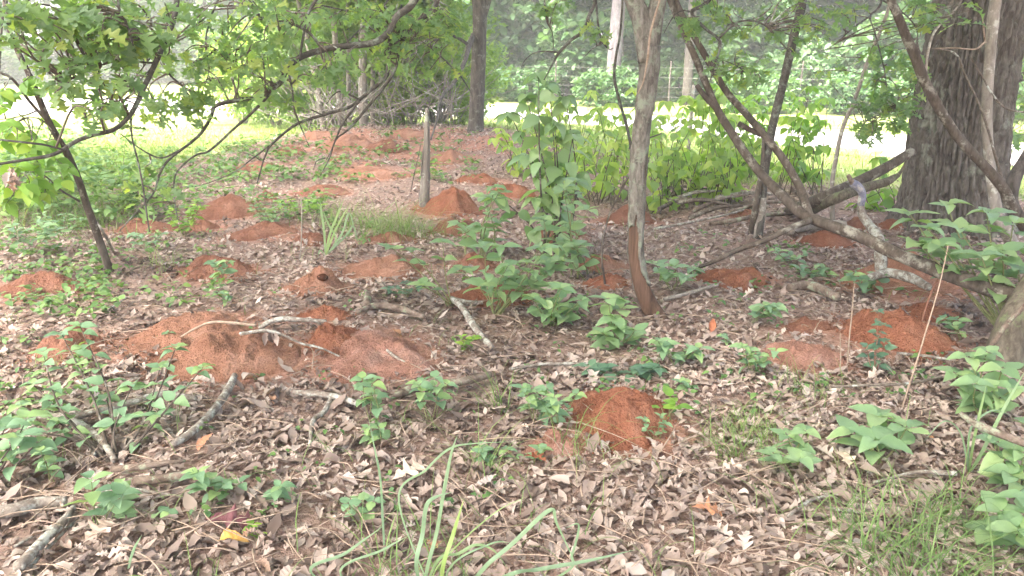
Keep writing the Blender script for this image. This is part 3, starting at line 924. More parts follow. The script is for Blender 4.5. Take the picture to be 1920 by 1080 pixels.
tube('fork', peel, [jn - np.array([0, 0, .08]), P(1226, 45, D0), P(1234, 0, D0), P(1242, -70, D0), P(1300, -400, D0 + .4), P(1420, -900, D0 + 1)], [.055, .052, .048, .042, .035, .025], 'grey_bark', 26, 10, .10, 4)
tube('dead_vine', peel, [P(1237, 0, D0 - .12), P(1220, 60, D0 - .12), P(1214, 110, D0 - .10), P(1207, 150, D0 - .1), P(1196, 175, D0 - .1)], [.006, .006, .005, .003], 'dry_stalk', 6)
cc, cr = canopy_centres((-4, 2.5, -3, 10), 46, 2, (4.4, 7.6))
crown_part(peel, 'crown', cc, cr, 15000, .2, 'canopy_leaf', 12)

# the dark trunk by the field
D1 = 14.2
dp = [P(891, 290, D1), P(892, 235, D1), P(896, 150, D1), P(899, 60, D1), P(898, 0, D1)]
dp[0] = onground(dp[0], -.1)
dark = thing('dark_tree', 'straight dark tree trunk standing at the edge of the bright field', 'tree', onground(dp[0]))
V, F = tube_vf(catmull(dp + [dp[-1] + np.array([-.1, 0, 1.2]), dp[-1] + np.array([0, 0, 3.5])], 10), [.17, .135, .125, .12, .12, .11, .08], 26, .10, 8, 5)
part('trunk', mesh_np('trunk', V, F, 'dark_bark'), dark)
tube('fork', dark, [P(903, 40, D1), P(912, 10, D1), P(925, -30, D1), P(980, -200, D1)], [.07, .065, .06, .04], 'dark_bark', 12, rough=.1)
tube('limb', dark, [P(888, 66, D1), P(880, 85, 13.9), P(872, 112, 13.6), P(855, 150, 13.2), P(828, 183, 12.6), P(818, 228, 12.0), P(808, 262, 11.6)], [.05, .045, .04, .03, .025, .018, .01], 'dark_bark', 9, rough=.12)
tube('limb', dark, [P(880, 85, 13.9), P(850, 68, 13.7), P(815, 75, 13.5), P(780, 98, 13.3), P(760, 112, 13.2)], [.03, .025, .02, .012, .006], 'dark_bark', 7)
tube('limb', dark, [P(862, 140, 13.4), P(878, 165, 13.7), P(886, 182, 14)], [.014, .010, .006], 'dark_bark', 6)
cc, cr = canopy_centres((-8, 3, 8, 17.5), 58, 3, (4.8, 8.2))
crown_part(dark, 'crown', cc, cr, 19000, .2, 'canopy_leaf', 13)

# unseen oak added behind the viewpoint; its crown shades the left foreground
bt = np.array([-3.2, -2.4, 0.0]); bt[2] = H(bt[0], bt[1])
back = thing('oak_tree', 'unseen oak added left of the viewpoint to shade the scene', 'tree', bt)
tube('trunk', back, [bt - np.array([0, 0, .1]), bt + np.array([.05, 0, 2]), bt + np.array([.3, .4, 5]), bt + np.array([.2, .9, 7.5])], [.3, .24, .2, .1], 'oak_bark', 24, 8, .1, 2)
cc, cr = canopy_centres((-10.5, 1, -7, 10), 84, 4)
crown_part(back, 'crown', cc, cr, 23000, .2, 'canopy_leaf', 14)

# ---- overhanging branches with single leaves
def foliage(root, limbs, zones, kind='oak', size=(.075, .125), per=(4, 8), seed=0, maxn=295, twig_mat='twig_bark', dmix=.5):
    rg = random.Random(seed)
    anchors = np.concatenate(limbs)
    tw = Acc()
    cnt = 0
    picks = [z_ for z_ in zones for _ in range(int(z_[6] * 1.9))]
    rg.shuffle(picks)
    for (x0, x1, y0, y1, d0, d1, nn) in picks:
        for _ in range(1):
            if cnt > maxn - 8: break
            c_ = P(rg.uniform(x0, x1), rg.uniform(y0, y1), rg.uniform(d0, d1))
            dd = np.linalg.norm(anchors - c_, axis=1)
            kx = np.argsort(dd)[:8]
            a_ = anchors[rg.choice(list(kx))]
            mid = (a_ + c_) / 2 + np.array([rg.gauss(0, .05), rg.gauss(0, .05), rg.gauss(.03, .05)]) * min(1, np.linalg.norm(c_ - a_) * 2)
            tp_ = catmull([a_, mid, c_], 4)
            tw.add(*tube_vf(tp_, [.005, .0035, .002], 5))
            tdir = c_ - mid
            tdir = tdir / (np.linalg.norm(tdir) + 1e-6)
            k = rg.randint(*per)
            for q in range(k):
                u = 1 - .45 * q / k * rg.random()
                base = tp_[min(len(tp_) - 1, int(u * (len(tp_) - 1)))]
                az = q * 2.4 + rg.uniform(-.5, .5)
                dv_ = np.array([math.cos(az), math.sin(az), rg.uniform(-.75, .25)]) * .9 + tdir * rg.uniform(.2, .9)
                put_leaf(root, kind, base, dv_, rg.uniform(*size), (rg.gauss(0, .3), rg.gauss(-.25, .3), 1), rg.gauss(0, .35))
                cnt += 1
    o = part('twig', tw.mesh('twig', twig_mat), root)
    o['kind'] = 'stuff'
    return cnt

def branch(name, label, group, limbs, mat, zones, kind='oak', seed=0, size=(.06, .095), per=(3, 5), extra=(), cat='branch', base=None, twig_mat='twig_bark', maxn=295):
    L0 = [np.array([P(x, y, d) for x, y, d in l[0]]) for l in limbs]
    root = thing(name, label, cat, L0[0][0] if base is None else base, group)
    paths = []
    for pts, (l, wpx, *o_) in zip(L0, limbs):
        c_ = catmull(pts, 7)
        dm = pts[:, 1].mean()
        V, F = tube_vf(c_, [w * .34 * dm / FPX for w in wpx], 12, .13, seed + len(paths), 14)
        part('limb', mesh_np('limb', V, F, mat), root)
        paths.append(c_)
    if zones:
        foliage(root, paths, zones, kind, size, per, seed, maxn, twig_mat)
    return root, paths

def D(pts, d0, d1):
    return [(x, y, d0 + (d1 - d0) * i_ / max(1, len(pts) - 1)) for i_, (x, y) in enumerate(pts)]

OVG = 'oak branches hanging into the picture from above'
branch('oak_branch', 'long dark limb sweeping down left from the top centre over the mounds', OVG, [
    (D([(900, -330), (830, -120), (777, 0), (745, 30), (727, 62), (700, 80), (650, 86), (605, 93), (562, 108), (537, 132), (525, 155), (482, 183), (450, 187), (405, 198), (396, 218), (380, 246), (357, 268), (317, 299), (300, 325), (286, 365), (252, 402), (225, 432)], 4.4, 3.7), [26, 22, 18, 18, 17, 15, 13, 11, 9, 8, 6, 4, 3]),
    (D([(527, 152), (478, 206), (440, 240), (410, 268), (388, 285), (365, 292), (332, 322), (326, 358), (333, 412)], 3.95, 3.7), [9, 8, 7, 6, 5, 4, 3]),
    (D([(402, 198), (362, 186), (340, 160), (318, 140), (302, 108), (290, 80)], 3.8, 3.6), [7, 6, 5, 3]),
    (D([(605, 93), (588, 70), (570, 55), (540, 42), (500, 38), (480, 20), (462, -10)], 4.1, 4.0), [9, 8, 8, 7, 6, 5]),
    (D([(562, 108), (570, 60), (578, 25), (600, -10), (640, -60)], 4.05, 4.3), [6, 7, 9, 10]),
    (D([(357, 268), (330, 285), (300, 296), (265, 280), (225, 250)], 3.8, 3.6), [5, 5, 4, 3]),
    (D([(540, 130), (548, 170), (552, 205), (565, 240), (580, 275)], 4.0, 3.9), [6, 5, 4, 2])],
    'limb_bark', [(330, 470, 0, 130, 3.5, 4.2, 12), (470, 640, 0, 85, 3.6, 4.4, 12), (440, 560, 100, 195, 3.6, 4.1, 10), (270, 400, 150, 235, 3.5, 3.9, 7), (235, 325, 300, 400, 3.6, 3.8, 5), (640, 700, 100, 130, 3.9, 4.1, 2), (560, 680, 120, 160, 4, 4.2, 3)], seed=1)
branch('oak_branch', 'drooping bare-tipped limb with fine dark twigs in the upper middle left', OVG, [
    (D([(930, -330), (860, -110), (820, 0), (807, 22), (780, 43), (752, 68), (732, 85), (727, 130), (720, 148), (675, 186), (655, 201), (605, 216), (556, 233), (512, 268), (498, 290), (488, 322), (482, 345)], 4.9, 4.3), [22, 17, 14, 13, 12, 11, 10, 9, 8, 7, 6, 4, 3]),
    (D([(752, 70), (747, 100), (740, 132), (720, 163), (690, 200), (656, 240), (630, 262), (618, 296), (600, 330)], 4.6, 4.4), [10, 9, 8, 8, 7, 5, 4, 2]),
    (D([(676, 186), (645, 228), (632, 255), (622, 280), (612, 300)], 4.5, 4.35), [7, 6, 5, 3, 2]),
    (D([(672, 186), (640, 172), (625, 178), (612, 195)], 4.5, 4.4), [5, 4, 3, 2]),
    (D([(605, 216), (580, 205), (550, 200)], 4.4, 4.3), [4, 3, 2]),
    (D([(610, 296), (594, 302), (588, 318)], 4.35, 4.3), [4, 3, 2]),
    (D([(512, 268), (470, 300), (440, 322), (400, 340), (365, 350)], 4.3, 4.2), [4, 4, 3, 2]),
    (D([(488, 300), (470, 290), (448, 285)], 4.3, 4.25), [3, 2, 2])],
    'limb_bark', [(640, 720, 0, 50, 4.2, 4.9, 6), (690, 860, 0, 70, 4.3, 5.0, 16), (680, 760, 60, 110, 4.2, 4.7, 6), (800, 870, 10, 60, 4.5, 5, 5)], seed=2)
branch('oak_branch', 'lichen-grey limb curving down to the left edge across the thin sapling', OVG, [
    (D([(360, -330), (345, -110), (332, 0), (322, 48), (307, 84), (290, 121), (272, 160), (256, 195), (240, 221), (212, 244), (175, 253), (140, 266), (118, 281), (92, 292), (50, 299), (0, 307), (-60, 315)], 3.5, 2.8), [18, 16, 15, 15, 14, 14, 13, 12, 11, 10, 9, 7, 6]),
    (D([(288, 118), (250, 116), (210, 117), (175, 128), (140, 145), (110, 152)], 3.3, 3.1), [6, 5, 4, 3, 2]),
    (D([(262, 182), (258, 160), (272, 140), (285, 126)], 3.25, 3.3), [4, 4, 3, 3]),
    (D([(120, 281), (85, 272), (55, 268), (0, 262), (-40, 258)], 2.95, 2.8), [6, 6, 6, 5]),
    (D([(262, 182), (225, 188), (185, 205), (160, 220)], 3.2, 3.1), [4, 3, 3, 2]),
    (D([(245, 215), (248, 260), (258, 300), (268, 350), (275, 400), (280, 435)], 3.2, 3.15), [5, 5, 5, 5, 4])],
    'limb_bark', [(40, 240, 0, 140, 2.8, 3.6, 24), (230, 330, 0, 110, 3.1, 3.7, 11), (100, 230, 130, 210, 2.8, 3.3, 10), (160, 245, 180, 245, 3.0, 3.3, 6), (0, 60, 20, 70, 2.8, 3.4, 3)], seed=3)
branch('oak_branch', 'airy spray of small lobed leaves hanging below the top left limb', OVG, [
    (D([(520, -220), (440, -60), (400, 20), (385, 80), (392, 130), (380, 170)], 4.4, 4.2), [7, 6, 5, 4, 3, 2]),
    (D([(400, 20), (350, 60), (300, 90), (250, 150), (215, 200)], 4.3, 4.0), [5, 4, 3, 3, 2]),
    (D([(385, 80), (430, 110), (470, 150), (490, 190)], 4.2, 4.1), [4, 3, 2, 2])],
    'limb_bark', [(180, 330, 60, 230, 3.8, 4.4, 22), (330, 520, 30, 190, 4.0, 4.5, 22), (60, 200, 150, 210, 3.4, 4.0, 6)], seed=31, size=(.06, .09), maxn=260)
branch('oak_branch', 'airy leafy spray filling the top centre left of the dark trunk', OVG, [
    (D([(800, -220), (760, -60), (720, 10), (670, 60), (620, 110), (590, 150)], 5.4, 5.0), [6, 5, 4, 4, 3, 2]),
    (D([(720, 10), (770, 60), (820, 100), (850, 130)], 5.3, 5.2), [4, 3, 3, 2]),
    (D([(700, 30), (650, 20), (590, 10), (540, 30)], 5.3, 5.0), [4, 3, 3, 2])],
    'limb_bark', [(540, 700, 0, 150, 4.9, 5.5, 24), (700, 870, 20, 140, 5.0, 5.6, 20)], seed=32, size=(.065, .10), maxn=230)
branch('oak_branch', 'thin leafy twig dangling near the top left corner', OVG, [
    (D([(205, -200), (221, 0), (235, 40), (243, 60), (250, 86)], 3.0, 3.0), [8, 7, 6, 5, 3]),
    (D([(0, -120), (12, 0), (5, 40), (2, 75), (0, 130)], 2.9, 2.9), [8, 6, 5, 3])],
    'limb_bark', [(0, 70, 0, 40, 2.7, 3.1, 4), (30, 200, 0, 60, 2.8, 3.3, 9), (200, 300, 20, 90, 2.9, 3.2, 5)], kind='oak', seed=4, size=(.07, .105))
branch('oak_branch', 'dead forked branch hanging from the top left of the peeling tree', OVG, [
    (D([(1150, -260), (1125, -90), (1116, 0), (1105, 28), (1095, 57), (1070, 76), (1047, 100), (1040, 113), (1020, 150)], 5.6, 5.4), [14, 12, 10, 10, 9, 8, 6, 3]),
    (D([(1117, 0), (1122, 50), (1130, 78), (1142, 92), (1150, 90)], 5.6, 5.5), [6, 5, 5, 3, 2]),
    (D([(1130, 78), (1110, 92), (1098, 105)], 5.5, 5.4), [4, 3, 2]),
    (D([(1047, 98), (1020, 96), (1000, 100), (985, 112), (978, 125)], 5.45, 5.3), [4, 3, 3, 2]),
    (D([(1020, -60), (1023, 30), (1035, 60), (1038, 92)], 5.6, 5.4), [5, 4, 3, 2])],
    'limb_bark', [(1090, 1130, 30, 70, 5.3, 5.6, 3), (1000, 1070, 0, 30, 5.3, 5.7, 4)], seed=5)
branch('oak_branch', 'zigzag dark branch with lobed leaves right of the peeling tree', OVG, [
    (D([(1430, -280), (1365, -60), (1328, 2), (1297, 23), (1322, 53), (1350, 78), (1343, 113), (1332, 150)], 5.4, 5.2), [13, 11, 10, 10, 8, 7, 5, 3]),
    (D([(1350, 70), (1380, 43), (1410, 39), (1435, 48), (1445, 60)], 5.3, 5.2), [6, 5, 5, 3]),
    (D([(1297, 23), (1280, 20), (1262, 32), (1245, 62)], 5.35, 5.2), [4, 4, 3, 2]),
    (D([(1344, 110), (1370, 118), (1400, 135), (1420, 150)], 5.25, 5.2), [3, 3, 2])],
    'limb_bark', [(1290, 1450, 0, 70, 5.0, 5.8, 12), (1340, 1440, 100, 160, 5.0, 5.5, 11), (1440, 1560, 0, 90, 5.2, 6.2, 12), (1280, 1330, 10, 50, 5.2, 5.5, 3)], seed=6)
branch('oak_branch', 'spray of backlit lobed leaves left of the massive oak trunk', OVG, [
    (D([(1700, -220), (1660, -40), (1650, 10), (1632, 30), (1640, 60), (1648, 90), (1658, 130), (1663, 165)], 6.6, 6.4), [9, 7, 6, 5, 4, 4, 3, 2]),
    (D([(1632, 30), (1600, 52), (1580, 70), (1550, 95)], 6.5, 6.3), [5, 4, 3, 2]),
    (D([(1760, 75), (1720, 150), (1690, 195), (1650, 215), (1600, 235)], 7.0, 6.6), [5, 4, 4, 3, 2]),
    (D([(1655, 0), (1700, 30), (1720, 60), (1716, 90)], 6.5, 6.6), [5, 4, 3, 2])],
    'limb_bark', [(1630, 1730, 90, 190, 6.4, 7.0, 19), (1600, 1720, 190, 240, 6.4, 7.0, 10), (1690, 1760, 0, 60, 6.3, 6.8, 5), (1560, 1660, 0, 50, 6.3, 6.8, 5), (1780, 1830, 0, 50, 5.0, 5.4, 3), (1570, 1640, 250, 262, 6.6, 6.9, 2)], kind='oak', seed=7, size=(.09, .14))
branch('oak_branch', 'leafy branch at the right edge behind the big oak', OVG, [
    (D([(2050, 60), (1960, 120), (1915, 145), (1880, 165)], 9.4, 9.2), [30, 26, 22, 16]),
    (D([(2000, 270), (1940, 255), (1890, 262), (1870, 255)], 9.2, 9.0), [16, 14, 10, 6])],
    'dark_bark', [(1885, 1935, 20, 130, 8.8, 9.6, 12), (1870, 1935, 180, 290, 8.6, 9.4, 13)], seed=8, size=(.1, .15))

# ---- the leaning sapling at the left
sp = [(207, 512), (197, 482), (180, 432), (162, 382), (145, 332), (125, 286), (112, 265), (90, 225), (68, 172), (50, 130), (25, 78), (15, 45), (8, 10), (20, -60), (60, -300)]
D2 = G(207, 510)[1]
sroot = G(207, 512)
spts = D(sp, D2, D2 - .7)
rt, pths = branch('leaning_sapling', 'thin dark sapling leaning left beside the sunny weeds', None, [
    (spts, [26, 23, 22, 21, 20, 19, 18, 17, 15, 13, 11, 9, 8, 7]),
    (D([(88, 226), (57, 192), (25, 150), (0, 136), (-40, 120)], D2 - .35, D2 - .6), [9, 8, 7, 5]),
    (D([(150, 378), (115, 357), (87, 332), (60, 322), (20, 330)], D2 - .2, D2 - .5), [6, 5, 4, 3, 2]),
    (D([(14, 45), (40, 22), (60, -10)], D2 - .6, D2 - .6), [6, 5, 4]),
    (D([(68, 208), (50, 215), (20, 222), (0, 224)], D2 - .4, D2 - .5), [4, 4, 3, 2]),
    (D([(112, 268), (85, 230), (60, 220), (40, 222)], D2 - .35, D2 - .5), [4, 3, 2])],
    'brown_bark', [(0, 90, 225, 290, D2 - .8, D2 - .3, 8), (0, 130, 310, 380, D2 - .7, D2 - .3, 9), (0, 60, 130, 200, D2 - .7, D2 - .4, 4)], kind='bright', seed=9, size=(.09, .13), cat='tree', base=sroot)
tube('dead_stem', rt, [G(214, 475), P(196, 440, D2 - .05), P(175, 405, D2 - .1)], [.012, .01, .006], 'pale_stem', 7)

for q in range(6):
    put_leaf(rt, DRYM[q], P(18 + 4 * (q % 3), 312 + 3 * q, D2 - .8), (random.uniform(-.4, .4), random.uniform(-.3, .3), -1), .11, (0, -1, .2), name='dead_leaf')
# ---- stems on the right
fs = thing('fallen_sapling', 'long curved brown stem leaning low across the right, forking to the upper left', 'tree', G(1960, 600))
D3a, D3b = 4.3, 6.1
main = [(1990, 590, 4.2), (1900, 556, 4.3), (1800, 522, 4.5), (1700, 484, 4.75), (1600, 438, 5.0), (1540, 417, 5.15), (1500, 398, 5.25), (1462, 362, 5.35), (1420, 318, 5.5), (1380, 262, 5.6), (1345, 205, 5.7), (1325, 160, 5.75), (1300, 100, 5.8), (1275, 45, 5.9), (1240, -40, 6.0), (1200, -140, 6.1)]
tube('main_stem', fs, [P(*q) for q in main], [.058, .05, .044, .041, .039, .037, .035, .032, .03, .028, .026, .024, .023, .022, .02, .017], 'brown_bark', 16, 8, .10, 3)
tube('side_stem', fs, [P(1520, 410, 5.2), P(1513, 392, 5.25), P(1500, 352, 5.35), (P(1470, 300, 5.45)), P(1440, 262, 5.5), P(1400, 215, 5.6), P(1360, 168, 5.7), P(1315, 92, 5.8), P(1280, 30, 5.9), P(1262, -20, 6.0), P(1240, -120, 6.1)], [.028, .03, .028, .026, .025, .024, .023, .022, .02, .018, .015], 'brown_bark', 14, 8, .10, 5)
tube('stub', fs, [P(1345, 205, 5.7), P(1325, 185, 5.72), P(1306, 160, 5.75)], [.022, .02, .016], 'brown_bark', 9)
tube('side_stem', fs, [P(1385, 232, 5.6), P(1410, 245, 5.6), P(1440, 258, 5.55)], [.02, .018, .014], 'brown_bark', 9)
tube('thin_stem', fs, [P(1520, 413, 5.15), P(1480, 428, 5.1), P(1440, 448, 5.05), P(1380, 470, 5.0), P(1340, 490, 4.98), G(1295, 512, .02)], [.022, .02, .018, .016, .014, .01], 'brown_bark', 10, 6, .08)

ar = thing('arching_stem', 'dark arching stem slanting in front of the massive oak trunk', 'tree', G(1945, 470))
tube('main_stem', ar, [P(1960, 470, 5.6), P(1905, 400, 5.6), P(1880, 352, 5.6), P(1840, 305, 5.6), P(1800, 262, 5.6), P(1765, 210, 5.6), P(1735, 155, 5.6), P(1718, 112, 5.6), P(1700, 70, 5.6), P(1682, 25, 5.6), P(1668, -10, 5.6), P(1640, -140, 5.6)], [.052, .043, .036, .033, .032, .032, .034, .033, .03, .028, .026, .022], 'brown_bark', 14, 8, .12, 6)
tube('side_stem', ar, [P(1906, 402, 5.6), P(1896, 375, 5.62), P(1902, 335, 5.65), P(1925, 295, 5.7), P(1960, 230, 5.8)], [.045, .046, .045, .042, .036], 'dark_bark', 12, 8, .1)
tube('twig', ar, [P(1735, 150, 5.6), P(1738, 110, 5.6), P(1752, 60, 5.62), P(1790, 20, 5.65), P(1810, -10, 5.7)], [.012, .010, .008, .006, .005], 'pale_stem', 7)
tube('twig', ar, [P(1888, 365, 5.6), P(1868, 300, 5.62), P(1845, 220, 5.64), P(1810, 140, 5.66), P(1790, 100, 5.68), P(1740, 90, 5.7)], [.010, .009, .008, .007, .006, .004], 'twig_bark', 6)
tube('twig', ar, [P(1950, 212, 5.6), P(1890, 205, 5.6), P(1860, 175, 5.6), P(1840, 140, 5.6), P(1815, 100, 5.6)], [.008, .007, .006, .005, .003], 'twig_bark', 6)

ls = thing("smooth_sapling", 'pale smooth stem rising in front of the right side of the massive oak', 'tree', G(1905, 470))
tube('stem', ls, [G(1910, 470, -.05), P(1885, 430, 6.3), P(1868, 390, 6.4), P(1855, 300, 6.5), P(1850, 220, 6.5), P(1855, 120, 6.5), P(1863, 30, 6.5), P(1872, -40, 6.5), P(1890, -300, 6.5)], [.055, .047, .043, .04, .04, .04, .042, .042, .035], 'pale_stem', 16, 8, .09, 4)
tube('twig', ls, [P(1848, 80, 6.45), P(1846, 72, 6.3), P(1843, 40, 6.25), P(1840, 25, 6.25)], [.008, .007, .005, .003], 'dry_stalk', 6)
tube('twig', ls, [P(1848, 78, 6.3), P(1828, 92, 6.2), P(1790, 90, 6.2), P(1750, 91, 6.2)], [.008, .006, .005, .003], 'dry_stalk', 6)

D4 = G(1421, 446)[1]
ss = thing('straight_sapling', 'straight slim sapling with a pale foot, right of the shrubs', 'tree', G(1421, 446))
tube('stem', ss, [G(1421, 448, -.03), P(1428, 400, D4), P(1432, 350, D4), P(1438, 300, D4), P(1450, 230, D4), P(1470, 150, D4), P(1488, 70, D4), P(1505, 0, D4), P(1540, -180, D4)], [.036, .033, .032, .034, .036, .036, .036, .035, .03], 'limb_bark', 14, 8, .08, 2)
tube('pale_foot', ss, [G(1420, 447, -.02), P(1427, 405, D4), P(1430, 370, D4)], [.042, .038, .034], 'pale_stem', 14, 6, .1, 7)
tube('side_stem', ss, [G(1409, 440, -.02), P(1416, 395, D4 - .02), P(1424, 345, D4 - .02), P(1430, 310, D4 - .02), P(1432, 240, D4)], [.034, .030, .026, .022, .010], 'brown_bark', 10, 6, .1, 5)
ts = thing('thin_sapling', 'thin whitish sapling crossing the road view left of the oak', 'tree', G(1562, 420))
D5 = G(1562, 420)[1]
tube('stem', ts, [G(1562, 422, -.03), P(1560, 350, D5), P(1567, 300, D5), P(1580, 240, D5), P(1605, 180, D5), P(1625, 120, D5), P(1650, 60, D5), P(1668, 10, D5), P(1700, -100, D5)], [.026, .022, .02, .02, .018, .018, .016, .016, .012], 'pale_stem', 10, 7, .08)
foliage(ts, [catmull([P(1580, 240, D5), P(1605, 180, D5), P(1650, 60, D5)], 8)], [(1575, 1640, 232, 262, D5, D5 + .3, 3), (1530, 1580, 100, 160, D5, D5 + .3, 3)], 'oak', (.08, .11), (3, 5), 5)

D6 = G(1885, 685)[1]
et = thing('edge_tree', 'mossy flaking trunk foot at the right edge of the picture', 'tree', G(1890, 690))
tube('trunk', et, [G(1880, 690, -.08), P(1888, 640, D6), P(1905, 590, D6), P(1935, 540, D6 + .05), P(1990, 440, D6 + .1), P(2080, 200, D6 + .3)], [.11, .082, .074, .072, .07, .06], 'mossy_bark', 30, 10, .16, 9)
tube('vine_stem', et, [G(1755, 740, .02), P(1800, 715, 3.7), P(1850, 660, 3.75), P(1890, 605, 3.8), P(1935, 560, 3.85)], [.008, .010, .012, .012, .012], 'rotten_wood', 8, 6, .12)

# ------------------------------------------------------------------ fence post and fences
D7 = G(795, 393)[1]
fp = thing('fence_post', 'weathered grey wooden fence post leaning beside the steep mound', 'post', G(795, 393))
tube('post', fp, [G(794, 395, -.06), P(797, 340, D7), P(800, 280, D7), P(801, 203, D7)], [.06, .05, .038, .022], 'post_wood', 14, 12, .26, 12)
tube('splinter', fp, [P(790, 330, D7 - .02), P(793, 290, D7 - .02), P(803, 240, D7 - .03)], [.012, .012, .004], 'post_wood', 6, 6, .2)
nf = thing('wire_fence', 'old dark wire fence strands running along the near side of the road', 'fence', onground(P(1300, 300, 10.6)))
px_ = [(-.4, 14.8), (2.6, 12.0), (5.6, 10.2), (9.5, 8.4)]
for (x, y) in px_[1:]:
    b0 = onground((x, y, 0))
    tube('post', nf, [b0 - np.array([0, 0, .1]), b0 + np.array([.02, 0, .6]), b0 + np.array([.03, 0, 1.15])], [.03, .028, .026], 'far_bark', 8, 5, .1)
for hz in (.35, .7, 1.05):
    pts = []
    for k in range(len(px_) - 1):
        for s in np.linspace(0, 1, 8, endpoint=False):
            x = px_[k][0] * (1 - s) + px_[k + 1][0] * s; y = px_[k][1] * (1 - s) + px_[k + 1][1] * s
            pts.append(onground((x, y, 0), hz - .05 * math.sin(math.pi * s)))
    tube('wire', nf, pts, .0028, 'twig_bark', 5, sm=False)
ff = thing('wire_fence', 'pale wire fence in front of the far wood beyond the road', 'fence', onground((8, 25.5, 0)))
fpost = [(-2, 31.0), (1.5, 28.6), (5.0, 26.3), (8.5, 24.4), (12.0, 22.8), (15.5, 21.2), (19, 19.8), (23, 18.2)]
for (x, y) in fpost:
    b0 = onground((x, y, 0))
    tube('post', ff, [b0 - np.array([0, 0, .1]), b0 + np.array([0, 0, .7]), b0 + np.array([.02, 0, 1.4])], [.03, .028, .026], 'dark_bark', 8, 5, .12)
for hz in (.3, .6, .9, 1.2):
    pts = []
    for k in range(len(fpost) - 1):
        for s in np.linspace(0, 1, 6, endpoint=False):
            x = fpost[k][0] * (1 - s) + fpost[k + 1][0] * s; y = fpost[k][1] * (1 - s) + fpost[k + 1][1] * s
            pts.append(onground((x, y, 0), hz - .03 * math.sin(math.pi * s)) - np.array([0, .08, 0]))
    tube('wire', ff, pts, .0035, 'wire_metal', 5, sm=False)

# ------------------------------------------------------------------ background wood
def bush_mesh(name, n, w, h, size, mat, seed, ncl=70):
    rg = np.random.default_rng(seed)
    c = rg.normal(0, 1, (ncl, 3)); c /= np.linalg.norm(c, axis=1)[:, None]
    c *= rg.uniform(.35, 1, (ncl, 1)) ** .6
    cen = np.stack([c[:, 0] * w, c[:, 1] * w, h * .5 + c[:, 2] * h * .5], 1)
    rad_ = rg.uniform(.12, .30, ncl) * min(w, h)
    W, F, tn = leaf_cloud(cen, rad_, n, size, seed, .65, .2)
    W[:, 2] = np.maximum(W[:, 2], .01)
    return mesh_np(name, W, F, mat, {'tone': tn})
FOREST = [bush_mesh('foliage', 6500, 2.3, 4.6, .30, 'forest_leaf', 200 + s, 85) for s in range(4)]
THICK = [bush_mesh('foliage', 3600, 1.25, 2.2, .115, 'thicket_leaf', 220 + s, 70) for s in range(3)]
UNDER = [bush_mesh('foliage', 4000, 1.6, 1.5, .22, 'forest_leaf', 240 + s, 60) for s in range(3)]
STEM = []
for s in range(3):
    ac = Acc()
    rg = random.Random(s)
    for k in range(6):
        a = rg.uniform(0, 6.28); l = rg.uniform(.5, 1)
        ac.add(*tube_vf(catmull([(0, 0, -.1), (.25 * math.cos(a), .25 * math.sin(a), .5 * l), (.7 * math.cos(a) * l, .7 * math.sin(a) * l, 1.5 * l)], 4), [.03, .022, .008], 6))
    STEM.append(ac.mesh('stem', 'far_bark'))

def bush(name, label, cat, group, x, y, ms, k, sc, stem=True):
    root = thing(name, label, cat, onground((x, y, 0)), group)
    o = link('foliage', ms[k % len(ms)], root)
    o['kind'] = 'stuff'
    o.scale = sc
    o.rotation_euler = (0, 0, random.uniform(0, 6.28))
    if stem:
        s = link('stem', STEM[k % 3], root); s.scale = sc
    return root

TRUNKS = []
def far_tree(x, y, r, mat, label, group, h=9, lean=0, k=0, cs=1.0):
    b0 = onground((x, y, 0))
    root = thing('forest_tree', label, 'tree', b0, group)
    tube('trunk', root, [b0 - np.array([0, 0, .15]), b0 + np.array([lean * .3, 0, h * .35]), b0 + np.array([lean, 0, h * .8])], [r * 1.15, r, r * .6], mat, 14, 8, .08, k)
    o = link('crown', FOREST[k % 4], root)
    o['kind'] = 'stuff'
    o.location = (lean * .6, 0, h * .42)
    o.scale = (1.2 * cs, 1.2 * cs, 1.25 * cs)
    o.rotation_euler = (0, 0, k * 1.3)
rg = random.Random(11)
FG = 'trees of the wood beyond the road'
far_tree(*(P(1147, 165, 27.5)[:2]), .22, 'white_bark', 'tall pale-barked trunk standing beyond the road left of the peeling tree', None, 10, .5, 1)
far_tree(*(P(1288, 165, 27)[:2]), .14, 'dark_bark', 'grey trunk beyond the fence just right of the peeling tree', None, 9, .1, 2)
lab = 'leafy tree standing in the green wood beyond the road'
for k in range(20):
    x = -4 + k * 2.1 + rg.uniform(-.7, .7)
    y = 31.5 - .36 * max(0, x) + rg.uniform(0, 4.5)
    far_tree(x, y, rg.uniform(.09, .2), 'far_bark', lab, FG, rg.uniform(7.5, 10), rg.uniform(-.5, .5), k)
lab2 = 'leafy bush filling the edge of the far wood behind the pale fence'
for k in range(26):
    x = -3 + k * 1.15 + rg.uniform(-.5, .5)
    y = 30.5 - .44 * max(0, x) + rg.uniform(0, 2.6)
    s = rg.uniform(.8, 1.35)
    bush('forest_bush', lab2, 'bush', 'bushes along the far wood', x, y, UNDER if k % 3 else FOREST, k, (s, s, s * rg.uniform(.9, 1.4)))
for k in range(14):                        # closing row
    x = -2 + k * 2.6 + rg.uniform(-.6, .6)
    y = 35.5 - .34 * max(0, x) + rg.uniform(0, 2)
    bush('forest_bush', 'tall dense bush deep inside the far wood', 'bush', 'bushes deep in the far wood', x, y, FOREST, k + 1, (1.3, 1.3, 1.25))
